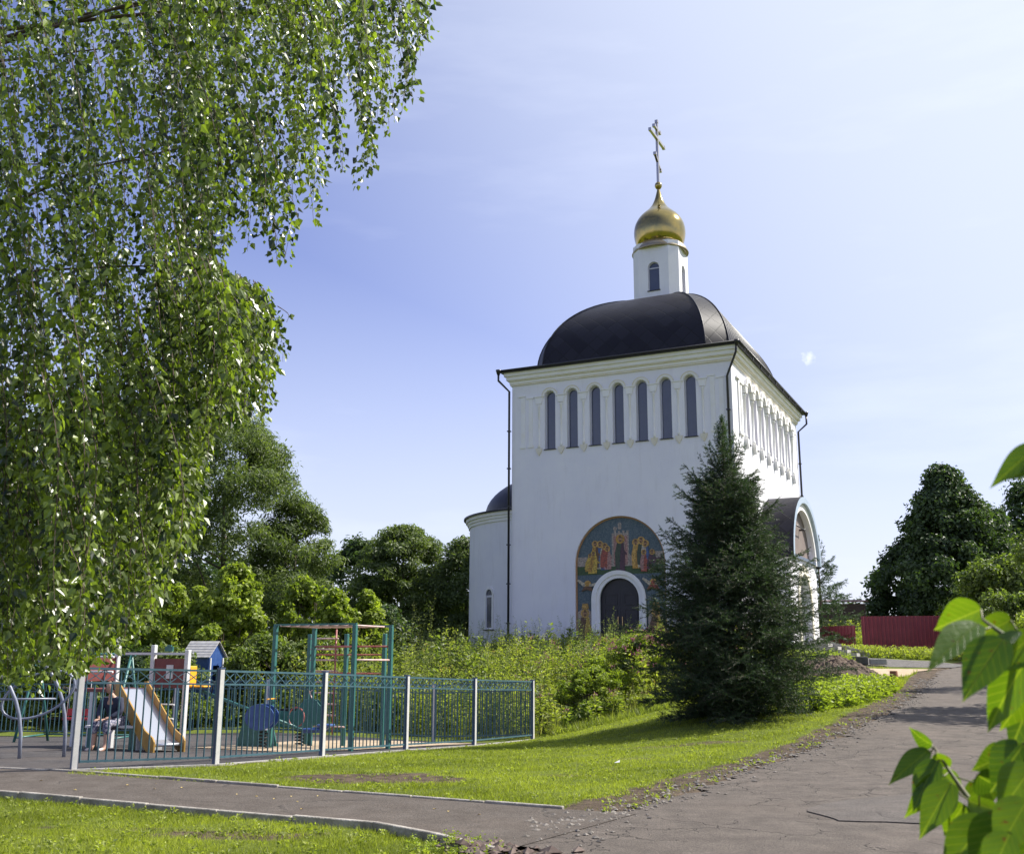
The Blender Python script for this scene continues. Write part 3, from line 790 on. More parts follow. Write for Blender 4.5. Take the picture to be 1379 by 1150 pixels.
def apse_frame(ang):
    c, s = math.cos(ang), math.sin(ang)
    return lambda a, b, t: (c * (AR - t) - s * a, AY + s * (AR - t) + c * a, b)
for ang in (R(244), R(180), R(116)):
    fr = apse_frame(ang)
    mb = MB(); mb.prism([arch(0, 1.32, 3.0, .36, 16), arch(0, 1.36, 3.0, .25, 16)], fr, -.05, .06); o = mb.build('window_surround', M_trim, ap)
    mb = MB(); mb.prism([arch(0, 1.40, 3.0, .255, 16)], fr, .0, .03); mb.build('window_pane', M_glass, ap)
    mb = MB(); mb.prism([rect(-.25, .25, 2.86, 2.96)], fr, -.02, .05)
    mb.prism([rect(-.25, -.19, 1.36, 2.86)], fr, -.02, .05); mb.prism([rect(.19, .25, 1.36, 2.86)], fr, -.02, .05); mb.build('window_frame', M_frame, ap)
    mb = MB(); mb.prism([rect(-.4, .4, 1.27, 1.315)], fr, -.1, .06); mb.build('window_ledge', M_pipe, ap)

# portal porch on the right side
PE, PR, PS, PY = 1.3, 3.25, 4.5, 7.15
PF = lambda a, b, t: (CW + PE - t, a, b)
mb = MB()
outer = [(PY + PR, .45), (PY + PR, PS)] + [(PY + PR * math.cos(math.pi * k / 32), PS + .001 + 2.85 * math.sin(math.pi * k / 32)) for k in range(1, 32)] + [(PY - PR, PS), (PY - PR, .45)]
lun = [(PY + 2.75 * math.cos(math.pi * k / 28), PS + .15 + 2.35 * math.sin(math.pi * k / 28)) for k in range(29)]
mb.prism([outer, arch(PY, .47, 2.55, 1.35, 24), lun], PF, 0, .4)
porch = mb.build('porch', M_wall, church)
for yy in (PY - PR + .2, PY + PR - .2):
    mb = MB(); mb.box((CW + (PE - .4) / 2, yy, (PS + .45) / 2), (PE - .4, .4, PS - .45)); mb.build('porch_wall', M_wall, porch)
mb = MB(); mb.box((CW + PE / 2 - .2, PY, PS + .06), (PE - .5, 2 * PR - .8, .12)); mb.build('porch_ceiling', M_conc, porch)
mb = MB(); mb.box((CW + PE / 2, PY, -.4), (PE + .12, 2 * PR + .12, 1.7)); mb.build('porch_plinth', M_conc, porch)
mb = MB(); mb.prism([lun], PF, .2, .23); mb.build('lunette', mat('brown_lunette', (.16, .12, .11), (.2, .16, .14), .6, 2), porch)
mb = MB(); mb.prism([arch(PY, .47, 2.55, 1.345, 24)], PF, .3, .34); mb.build('porch_door', mat('grey_door', (.22, .22, .25), None, .5), porch)
mb = MB(); mb.prism([arch(PY, .5, 2.55, 1.75, 24), arch(PY, .49, 2.55, 1.36, 24)], PF, -.06, .01); mb.build('door_surround', M_cream, porch)
# barrel roof: shell from the wall outwards, shingled, with a pale blue metal edge
n = 40; RO, RZ = PR + .18, 3.05
bm = bmesh.new(); uvl = bm.loops.layers.uv.new('UVMap')
prev = None
for k in range(n + 1):
    an = math.pi * k / n
    y, z = PY + RO * math.cos(an), PS + RZ * math.sin(an) - .08 * (k in (0, n))
    row = [bm.verts.new((x, y, z)) for x in (CW, CW + PE + .25)]
    if prev:
        f = bm.faces.new((prev[0], prev[1], row[1], row[0])); f.smooth = True
        for lp, uvv in zip(f.loops, ((0, (k - 1) * .25), (PE + .25, (k - 1) * .25), (PE + .25, k * .25), (0, k * .25))): lp[uvl].uv = uvv
    prev = row
me = bpy.data.meshes.new('barrel_roof'); bm.to_mesh(me); bm.free()
for nn_ in (M_shing.node_tree.nodes['Principled BSDF'],): nn_.inputs['Specular IOR Level'].default_value = .22
br_ = link_mesh('barrel_roof', me, M_shing, porch)
def arc_band(r0, z0, r1, z1, t0, t1, m, name):
    mb = MB()
    o = [(PY + r1 * math.cos(math.pi * k / n), PS + z1 * math.sin(math.pi * k / n)) for k in range(n + 1)]
    q = [(PY + r0 * math.cos(math.pi * k / n), PS + z0 * math.sin(math.pi * k / n)) for k in range(n + 1)][::-1]
    mb.prism([o + q], PF, t0, t1); return mb.build(name, m, porch)
arc_band(RO - .30, RZ - .30, RO - .01, RZ - .01, -.26, -.0, mat('blue_grey_edge', (.34, .42, .52), (.42, .50, .60), .35, 3), 'roof_edge')
arc_band(2.75, 2.42, RO - .3, RZ - .3, -.12, -.003, M_trim, 'arch_trim')
mb = MB(); mb.prism([rect(PY - 2.75, PY + 2.75, PS + .02, PS + .15)], PF, -.13, .0); mb.build('lunette_ledge', mat('ledge_metal', (.25, .3, .4), None, .3, metal=.5), porch)
mb = MB(); mb.tube([(CW + PE + .06, PY - 1.9, PS + 1.55), (CW + PE + .06, PY + .6, PS + 1.55)], .03, 6); mb.tube([(CW + PE - .19, PY + .5, PS + 1.55), (CW + PE + .1, PY + .5, PS + 1.55)], .05, 6); mb.build('lamp_rod', M_pipe, porch)

# main doorway with mural niche
mb = MB(); mb.prism([arch(5.3, .46, MZ, MR, 40), arch(5.25, .47, 2.5, .93, 30)], FRONT, .14, .3)
mur = mb.build('mural', mat('mural_blue', (.045, .075, .10), (.13, .165, .18), .7, 16, .002, 60), church)
mb = MB(); mb.prism([arch(5.3, .47, MZ, MR - .003, 40), arch(5.3, .48, MZ, MR - .07, 40)], FRONT, .10, .139); mb.build('mural_border', mat('border_ochre', (.34, .17, .08), (.4, .24, .12), .7, 8), mur)
PAL = {'ochre': (.50, .28, .06), 'yellow': (.62, .42, .08), 'gold': (.60, .36, .10), 'red': (.38, .10, .07), 'pink': (.45, .25, .22), 'cream': (.55, .48, .36), 'green': (.06, .11, .04), 'dgreen': (.07, .09, .06), 'plum': (.10, .05, .07), 'skin': (.42, .24, .13), 'stone': (.42, .35, .30), 'blue': (.08, .13, .28), 'brown': (.17, .09, .05)}
pn = list(PAL); pm = [mat('mural_' + k, PAL[k], tuple(c * .42 + .02 for c in PAL[k]), .7, 15, 0, detail=8, lo=.42, hi=.58) for k in pn]
mb = MB(); lay = [0]
def shape(pts, c, lift=None):
    lay[0] += 1
    mb.prism([pts], FRONT, .139 - .0006 * lay[0], .14, pn.index(c))
def disc(x, z, r, c, n=14): shape([(x + r * math.cos(2 * math.pi * k / n), z + r * math.sin(2 * math.pi * k / n)) for k in range(n)], c)
def figure(x, z, hgt, robe, cloak, lean=0, halo='gold', w=.16):
    k = hgt
    shape([(x - w, z), (x + w, z), (x + w * 1.05 + lean * .5, z + k * .45), (x + w * .75 + lean, z + k * .78), (x - w * .75 + lean, z + k * .78), (x - w * 1.1 + lean * .5, z + k * .42)], robe)
    shape([(x - w * 1.2, z + k * .12), (x - w * .2, z + k * .05), (x + lean, z + k * .5), (x + w * .3 + lean, z + k * .76), (x - w * .7 + lean, z + k * .78), (x - w * 1.25 + lean * .5, z + k * .5)], cloak)
    shape([(x + w * .4 + lean, z + k * .62), (x + w * 1.5 + lean, z + k * .5), (x + w * 1.45 + lean, z + k * .44), (x + w * .3 + lean, z + k * .5)], robe)
    disc(x + lean, z + k * .88, .155 * k / 1.2, halo); disc(x + lean, z + k * .88, .085 * k / 1.2, 'skin')
    shape([(x + lean - .07, z + k * .90), (x + lean + .07, z + k * .90), (x + lean + .05, z + k * .975), (x + lean - .05, z + k * .975)], 'brown')
    shape([(x + lean - .05, z + k * .80), (x + lean + .05, z + k * .80), (x + lean + .03, z + k * .86), (x + lean - .03, z + k * .86)], 'brown')
# meadow, walls and central tower
shape([(3.24, 3.6), (7.36, 3.6), (7.36, 3.98), (3.24, 3.98)], 'green')
shape([(3.24, 3.98), (3.85, 3.98), (3.85, 4.4), (3.24, 4.4)], 'stone'); shape([(6.75, 3.98), (7.36, 3.98), (7.36, 4.55), (6.75, 4.55)], 'stone')
shape([(4.7, 3.95), (5.95, 3.95), (5.95, 4.25), (5.72, 4.5), (5.72, 5.42), (4.92, 5.42), (4.92, 4.5), (4.7, 4.25)], 'stone')
shape([(5.0, 4.0), (5.15, 4.0), (5.15, 5.3), (5.0, 5.3)], 'pink'); shape([(5.52, 4.0), (5.66, 4.0), (5.66, 5.3), (5.52, 5.3)], 'pink')
for x in (5.02, 5.22, 5.42, 5.62): shape([(x, 5.42), (x + .1, 5.42), (x + .1, 5.52), (x, 5.52)], 'stone')
for x, z in ((5.3, 5.66), (5.3, 5.8), (5.08, 5.62)): disc(x, z, .09, 'stone')
figure(4.35, 3.85, 1.25, 'cream', 'blue', w=.17); figure(4.12, 3.9, 1.22, 'brown', 'ochre'); figure(4.55, 3.8, 1.2, 'blue', 'red', .03); figure(4.72, 3.82, 1.05, 'pink', 'red', -.02)
figure(3.98, 3.66, 1.0, 'yellow', 'ochre', .06, 'yellow', .2); figure(3.78, 3.75, .8, 'ochre', 'yellow', .1, 'gold', .14)
figure(5.32, 3.72, 1.62, 'plum', 'dgreen', 0, 'ochre', .2)
figure(6.05, 3.82, 1.3, 'ochre', 'gold', .0); figure(6.3, 3.85, 1.35, 'cream', 'dgreen'); figure(6.5, 3.8, 1.25, 'blue', 'stone'); figure(6.42, 3.68, .95, 'red', 'pink', 0, 'gold', .14)
figure(6.78, 3.68, .95, 'dgreen', 'plum', .02, 'gold', .17)
shape([(6.85, 4.0), (7.2, 4.15), (7.25, 4.3), (7.0, 4.25), (6.85, 4.35)], 'plum')
# symbols beside the door arch
for sx, cx in ((1, 3.75), (-1, 6.82)):
    disc(cx, 3.2, .16, 'gold'); disc(cx, 3.2, .09, 'red' if sx < 0 else 'ochre')
    shape([(cx - .1, 3.2), (cx - .45, 3.42), (cx - .5, 3.34), (cx - .15, 3.05)], 'cream'); shape([(cx + .05, 3.05), (cx + .5, 3.15), (cx + .52, 3.26), (cx + .1, 3.2)], 'cream')
    shape([(cx - .15, 3.1), (cx + .15, 3.1), (cx + .28, 2.86), (cx - .05, 2.95), (cx - .3, 2.88)], 'red' if sx < 0 else 'brown')
# saints in the lower panels
for cx in (3.62, 6.92):
    shape([(cx - .36, .5), (cx + .3, .5), (cx + .3, 1.95), (cx + .16, 2.1), (cx, 1.98), (cx - .16, 2.1), (cx - .36, 1.95)], 'stone')
    shape([(cx - .16, 2.12), (cx + .16, 2.12), (cx + .12, 2.34), (cx - .12, 2.34)], 'gold')
    figure(cx, .5, 1.6, 'yellow', 'brown', 0, 'gold', .26)
mb.build('mural_figures', pm, mur)
# door surround and doors
mb = MB(); mb.prism([arch(5.22, .46, 2.5, 1.26, 30), arch(5.25, .47, 2.5, 1.08, 30)], FRONT, -.02, .1)
mb.prism([arch(5.24, .465, 2.5, 1.12, 30), arch(5.25, .475, 2.5, .92, 30)], FRONT, .03, .139)
mb.build('door_surround', M_trim, church)
mb = MB()
M_door = mat('dark_door', (.016, .014, .022), (.024, .02, .028), .5, 4)
for s in (-1, 1):
    a = [(5.25 + s * .005, .47)] + [(5.25 + s * .915 * math.sin(math.pi / 2 * k / 12), 2.5 + .915 * math.cos(math.pi / 2 * k / 12)) for k in range(13)] + [(5.25 + s * .915, .47)]
    mb = MB(); mb.prism([a], FRONT, .22, .28)
    for z0, z1 in ((.65, 1.3), (1.45, 2.1), (2.25, 2.75)):
        mb.prism([rect(min(5.25 + s * .15, 5.25 + s * .78), max(5.25 + s * .15, 5.25 + s * .78), z0, z1), rect(min(5.25 + s * .21, 5.25 + s * .72), max(5.25 + s * .21, 5.25 + s * .72), z0 + .06, z1 - .06)], FRONT, .2, .222)
    dl = mb.build('door', M_door, church)
    mb = MB(); mb.bar((5.25 + s * .1, .16, 1.25), (5.25 + s * .1, .16, 1.75), .03, .03); mb.bar((5.25 + s * .1, .16, 1.3), (5.25 + s * .1, .22, 1.3), .025); mb.bar((5.25 + s * .1, .16, 1.7), (5.25 + s * .1, .22, 1.7), .025)
    mb.build('handle', mat('brass', (.5, .33, .18), None, .3, metal=1), dl)
mb = MB(); mb.box((5.3, -.5, .1), (3.2, 1.4, .6)); mb.box((5.3, -1.05, -.15), (3.6, .9, .5)); mb.build('door_step', M_conc, church)
# ------------------------------------------------------------ vegetation
def unit(v): return v / np.maximum(np.linalg.norm(v, axis=-1, keepdims=True), 1e-9)
def leaves(pos, nrm, up, ln, wd, fold=.25, kind='rhomb'):
    """one folded leaf per row: pos=base, up=direction of the midrib, nrm=face normal hint"""
    pos = np.asarray(pos, float); N = len(pos)
    up = unit(up); side = unit(np.cross(up, nrm)); n2 = np.cross(side, up)
    ln = np.broadcast_to(np.asarray(ln, float), (N,))[:, None]; wd = np.broadcast_to(np.asarray(wd, float), (N,))[:, None]
    if kind == 'rhomb':
        V = np.stack([pos, pos + up * ln * .42 + side * wd * .5 + n2 * wd * fold, pos + up * ln, pos + up * ln * .42 - side * wd * .5 + n2 * wd * fold], 1)
        F = np.array([[0, 1, 2, 3]])
        F = (F[None] + 4 * np.arange(N)[:, None, None]).reshape(-1, 4); k = 4
    elif kind == 'birch':
        V = np.stack([pos, pos + up * ln * .30 + side * wd * .5 + n2 * wd * fold, pos + up * ln * .62 + side * wd * .30 + n2 * wd * fold * .5 - n2 * ln * .04, pos + up * ln - n2 * ln * .16,
                      pos + up * ln * .62 - side * wd * .30 + n2 * wd * fold * .5 - n2 * ln * .04, pos + up * ln * .30 - side * wd * .5 + n2 * wd * fold], 1)
        F = np.array([[0, 1, 2, 3], [0, 3, 4, 5]]); F = (F[None] + 6 * np.arange(N)[:, None, None]).reshape(-1, 4); k = 6
    else:
        V = np.stack([pos - side * wd * .5, pos + side * wd * .5, pos + up * ln], 1)
        F = (np.array([[0, 1, 2]])[None] + 3 * np.arange(N)[:, None, None]).reshape(-1, 3); k = 3
    return V.reshape(-1, 3), F, k

def rdir(n, up=0.0):
    d = rng.normal(size=(n, 3)); d[:, 2] += up; return unit(d)

L_dark = leaf_mat('dark_foliage', (.02, .038, .018), (.08, .125, .045), .28, .5)
L_willow = leaf_mat('willow_foliage', (.045, .07, .03), (.17, .215, .08), .34, .5)
L_olive = leaf_mat('olive_foliage', (.05, .08, .02), (.18, .225, .06), .36, .5)
L_bright = leaf_mat('bright_foliage', (.08, .12, .018), (.31, .36, .07), .42, .5)
L_weed = leaf_mat('weed_leaves', (.07, .10, .02), (.36, .39, .09), .4, .55)
L_birch = leaf_mat('birch_leaves', (.010, .024, .006), (.20, .26, .045), .36, .33, .65)
L_grass = leaf_mat('grass_blades', (.085, .108, .016), (.33, .36, .07), .42, .5, .25)
L_spruce = leaf_mat('spruce_needles', (.016, .038, .022), (.075, .12, .055), .24, .5, .35)
L_lilac = leaf_mat('lilac_leaves', (.035, .08, .01), (.085, .15, .015), .45, .4, .4, (2.2, 2.1, .4))
L_rowan = leaf_mat('red_leaves', (.18, .03, .015), (.35, .08, .03), .3, .5, tcol=(1.6, 1, .6))
M_bark = mat('bark', (.06, .045, .035), (.14, .11, .09), .95, 6, .01, 25)
M_birchbark = mat('birch_bark', (.10, .09, .08), (.62, .60, .56), .8, 3, .004, 20, stretch=(1, 1, 4))
M_twig = mat('twig', (.045, .03, .022), (.08, .055, .04), .85, 12)
M_stem = mat('green_stem', (.08, .11, .04), (.16, .15, .07), .8, 5)
M_petal = leaf_mat('pink_flowers', (.25, .07, .12), (.42, .2, .24), .3, .6, tcol=(1.2, 1, 1.2))
M_yellow = leaf_mat('yellow_flowers', (.5, .36, .03), (.65, .5, .08), .3, .6, tcol=(1, 1, 1))
M_umbel = leaf_mat('pale_flowers', (.35, .33, .22), (.5, .48, .36), .3, .7, tcol=(1, 1, 1))

def crown_cloud(cx, cy, z0, z1, rx, ry, nclump, nleaf, size, shape='round', asp=2.0, droop=0., seed=None, clr=(.16, .3), jag=.25):
    """leaf positions for a crown: clumps spread over and inside an uneven envelope"""
    hgt = z1 - z0
    t = rng.random(nclump) ** (.8 if shape != 'cone' else 1.5)
    if shape == 'round': prof = np.sqrt(np.clip(1 - (2 * t - 1) ** 2, .05, 1)) * .95 + .05
    elif shape == 'dome': prof = np.sqrt(np.clip(1 - t ** 2.2, .03, 1))
    elif shape == 'cone2': prof = np.clip(1.03 - t ** 1.1, .07, 1) * np.clip(.75 + t * 1.3, 0, 1.15)
    elif shape == 'cone': prof = (1 - t) ** .85 * .95 + .05
    else: prof = np.clip(np.sin(np.pi * (t * .82 + .14)), .1, 1)
    a = rng.uniform(0, 2 * np.pi, nclump)
    env = 1 + jag * np.sin(3 * a + 5 * t + rng.uniform(0, 6)) * .6 + jag * np.sin(5 * a - 9 * t + rng.uniform(0, 6)) * .5
    rad = np.sqrt(rng.uniform(.15, 1, nclump)) * prof * env
    C = np.stack([cx + rx * rad * np.cos(a), cy + ry * rad * np.sin(a), z0 + hgt * t], 1)
    cr = rng.uniform(*clr, nclump) * (rx + hgt * .5) * .6
    ci = rng.integers(0, nclump, nleaf)
    d = rdir(nleaf, .15)
    rr = rng.uniform(.35, 1.1, nleaf)
    P = C[ci] + d * (cr[ci] * rr)[:, None] * np.array([1, 1, .75])
    nrm = unit(d + rng.normal(0, .5, (nleaf, 3)) + np.array([0, 0, .3]))
    up = rng.normal(size=(nleaf, 3)); up[:, 2] -= droop
    up = up - nrm * (up * nrm).sum(1)[:, None]
    cl = rng.random(nclump)
    rnd = np.clip(.25 + .45 * cl[ci] * 1 + rng.normal(0, .18, nleaf), 0, 1)
    ln = size * rng.uniform(.6, 1.3, nleaf)
    V, F, k = leaves(P, nrm, up, ln, ln / asp)
    return V, F, np.repeat(rnd, k), C

def tree(name, x, y, height, rx, m, label, cat, group=None, ry=None, low=.12, nclump=70, nleaf=9000, size=.25, shape='round', asp=1.8, droop=0., trunk_r=None, jag=.25, clr=(.16, .3), stems=1, bark=None, top=None):
    z = h(x, y); ry = ry or rx
    root = empty(name, (x, y, z), 0, label, cat, group)
    V, F, r, C = crown_cloud(0, 0, height * low, height * .97, rx * .88, ry * .88, nclump, nleaf, size, shape, asp, droop, clr=clr, jag=jag)
    np_mesh('crown' if stems == 1 else 'foliage', V, F, m, root, r)
    mb = MB(); tr = trunk_r or height * .018
    for s in range(stems):
        ox, oy = (0, 0) if stems == 1 else (random.uniform(-.3, .3) * rx, random.uniform(-.3, .3) * rx)
        pts = [(ox + random.uniform(-.02, .02) * height * k, oy + random.uniform(-.02, .02) * height * k, height * (-.03 + .95 * k)) for k in (0, .2, .45, .7, .93)]
        mb.tube(pts, [tr * 1.3, tr, tr * .75, tr * .45, tr * .12], 7)
        for c in C[rng.integers(0, len(C), 14 if stems == 1 else 5)]:
            zz = max(c[2] - random.uniform(.15, .3) * height, height * .08); k = zz / (height * .95)
            if c[2] < zz: continue
            a = Vector((ox, oy, zz)); b = Vector(c); md = a.lerp(b, .5) + Vector((0, 0, -.03 * height))
            mb.tube([a, md, b], [tr * .4 * (1 - k) + .02, tr * .25 * (1 - k) + .015, .012], 5)
    mb.build('trunk' if stems == 1 else 'stems', bark or M_bark, root)
    return root

BG = 'trees and bushes behind the playground'
tree('willow_tree', -14.3, 52, 13.2, 4.9, L_willow, 'tallest rounded grey-green willow rising behind the playground and bushes', 'tree', BG, nclump=300, nleaf=70000, size=.26, asp=3.6, droop=.5, low=.0, jag=.2, clr=(.08, .15), trunk_r=.15)
tree('willow_tree', -10.9, 53, 8.6, 2.7, L_willow, 'lower willow joined to the right flank of the tallest willow', 'tree', BG, nclump=130, nleaf=26000, size=.24, asp=3.6, droop=.5, low=.0, clr=(.10, .18))
tree('willow_tree', -20.5, 50, 13.8, 4.8, L_willow, 'big dark tree at the far left, seen through the hanging birch leaves', 'tree', BG, nclump=150, nleaf=26000, size=.34, asp=3, low=.0)
tree('willow_tree', -28, 50, 13, 5, L_dark, 'dark tree at the left frame edge behind the birch leaves', 'tree', BG, nclump=90, nleaf=14000, size=.36, asp=3, low=.03)
tree('broadleaf_tree', -6.4, 62, 7.9, 4.6, L_willow, 'broad domed olive-green tree left of the church apse', 'tree', BG, nclump=260, nleaf=56000, size=.24, asp=2.6, low=.0, shape='dome', jag=.12, clr=(.08, .14))
tree('broadleaf_tree', -2.6, 60, 6.6, 2.5, L_willow, 'tree whose crown touches the left side of the round apse', 'tree', BG, nclump=110, nleaf=22000, size=.24, asp=2.6, low=.02, shape='dome')
tree('broadleaf_tree', -9.8, 66, 7.6, 2.6, L_dark, 'small dark tree in the dip between the willow and the domed tree', 'tree', BG, nclump=50, nleaf=9000, size=.3, asp=2.2, low=.02, shape='dome')
# brighter maples and bushes in front of them
labs = ['bright green maple sapling beside the white playground post', 'bright green maple bush left of the climbing frame', 'tall yellow-green maple bush under the willow', 'yellow-green maple above the monkey bars left post',
        'thin yellow-green sapling above the monkey bars', 'short maple shoots right of the monkey bars', 'leafy bush behind the far left of the playground']
for i, (u, D, tp, rx, n) in enumerate([(-.375, 38, 5.3, 1.9, 7000), (-.322, 37, 4.5, 1.7, 7000), (-.262, 37, 5.0, 1.9, 9000), (-.195, 38, 4.3, 1.5, 7000), (-.165, 37, 3.9, 1.0, 4000), (-.135, 38, 3.7, .9, 3500), (-.45, 36, 6.0, 2.4, 9000)]):
    tree('maple_bush', u * D, D, tp, rx, L_bright, labs[i], 'bush', BG, nclump=110, nleaf=int(n * 1.7), size=.17, asp=1.25, low=.02, stems=3, shape='egg', jag=.45, clr=(.07, .15), trunk_r=.03)
for i, (u, D, tp, rx) in enumerate([(-.42, 34, 2.9, 2.2), (-.34, 34.5, 2.3, 1.9), (-.325, 34.6, 2.35, 1.5), (-.23, 34.5, 2.5, 1.8), (-.18, 35, 2.3, 1.7), (-.125, 40, 2.9, 2.0)]):
    tree('bush', u * D, D, tp, rx, L_dark if i in (1, 5) else L_olive, ['low olive bush behind the left back fence', 'dark low bush beneath the playhouse roof', 'low olive bush right of the playhouse', 'low olive bush behind the seesaw', 'low bush behind the climbing ladder', 'dark bush right of the monkey bars beyond the weeds', 'dark bush in front of the apse-side tree'][i], 'bush', BG,
         nclump=70, nleaf=11000, size=.16, asp=1.6, low=0, stems=3, shape='dome', trunk_r=.03)

tree('bush', -10.15, 32.3, 2.25, 1.25, L_olive, 'small olive bush directly in front of the playhouse', 'bush', BG, nclump=60, nleaf=8000, size=.13, asp=1.6, low=0, stems=3, shape='dome', trunk_r=.03)
RG = 'trees on the right beyond the red fence'
tree('linden_tree', 31.4, 75, 13.0, 7.9, L_dark, 'big dark conical broadleaf tree behind the dark red fence', 'tree', RG, nclump=380, nleaf=75000, size=.32, asp=1.6, low=.0, shape='cone2', jag=.12, clr=(.08, .14))
tree('linden_tree', 36.0, 78, 10.6, 3.0, L_dark, 'lower dark tree joined to the right side of the big conical tree', 'tree', RG, nclump=120, nleaf=24000, size=.32, asp=1.5, low=0, shape='egg', clr=(.09, .16))
tree('conifer', 37.5, 82, 11.5, 3.4, L_dark, 'pointed dark tree near the right frame edge', 'tree', RG, nclump=70, nleaf=13000, size=.4, asp=2, low=0, shape='cone')
tree('conifer', 42.5, 86, 14.5, 3.4, L_dark, 'taller pointed tree cut off by the right frame edge', 'tree', RG, nclump=70, nleaf=12000, size=.4, asp=2, low=0, shape='cone')
tree('round_bush', 26.5, 57, 5.0, 3.2, L_olive, 'dense olive hedge bush right of the metal pole', 'bush', RG, nclump=60, nleaf=14000, size=.26, asp=1.6, low=0, shape='dome', stems=4)
tree('round_bush', 23.4, 50, 3.2, 2.4, L_olive, 'leafy bush in front of the right end of the red fence', 'bush', RG, nclump=50, nleaf=9000, size=.2, asp=1.6, low=0, shape='dome', stems=4)
tree('round_bush', 21.2, 43, 2.1, 1.6, L_bright, 'small light green bush at the right roadside', 'bush', RG, nclump=40, nleaf=7000, size=.14, asp=1.6, low=0, shape='dome', stems=4)
rw = tree('rowan_tree', 17.8, 33, 6.2, 1.7, L_olive, 'rowan with red berry clusters at the right frame edge', 'tree', RG, nclump=50, nleaf=8000, size=.15, asp=2.2, low=.15, trunk_r=.06, jag=.35)
V, F, r, C = crown_cloud(0, 0, 1.5, 5.2, 1.5, 1.5, 16, 700, .09, 'round', 1.1, clr=(.03, .05)); np_mesh('berries', V, F, L_rowan, rw, r)
# roadside trees to the right of the frame whose shade falls on the road
tree('roadside_tree', 16.6, 25.6, 7.6, 2.9, L_dark, 'broadleaf tree standing right of the road, its shade on the asphalt', 'tree', nclump=60, nleaf=9000, size=.22, asp=1.6, low=.18)
tree('roadside_bush', 10.6, 15.6, 2.6, 1.3, L_olive, 'green bush beside the right edge of the road, behind the lilac leaves', 'bush', nclump=40, nleaf=8000, size=.10, asp=1.8, low=0, stems=4, shape='dome')
tree('roadside_bush', 12.4, 20.6, 2.4, 1.3, L_bright, 'bright green bush farther along the right edge of the road', 'bush', nclump=40, nleaf=7000, size=.10, asp=1.8, low=0, stems=4, shape='dome')

def woods(name, pts, m, label):
    VV = []; FF = []; RR = []; b = 0
    for x, y, hh, rx in pts:
        V, F, r, C = crown_cloud(x, y, h(x, y), h(x, y) + hh, rx, rx, 30, 2600, .75, 'dome', 1.6, clr=(.16, .26))
        VV.append(V); FF.append(F + b); RR.append(r); b += len(V)
    return tag(np_mesh(name, np.concatenate(VV), np.concatenate(FF), m, None, np.concatenate(RR)), label, 'woodland', kind='stuff')
woods('far_treeline', [(x, 150 + 25 * math.sin(x * .07), random.uniform(5, 8), 8) for x in range(30, 150, 9)] + [(x, 105 + 15 * math.sin(x * .1), random.uniform(7, 10), 7) for x in range(-90, 8, 9)], L_dark, 'far-off dark tree line along the horizon')

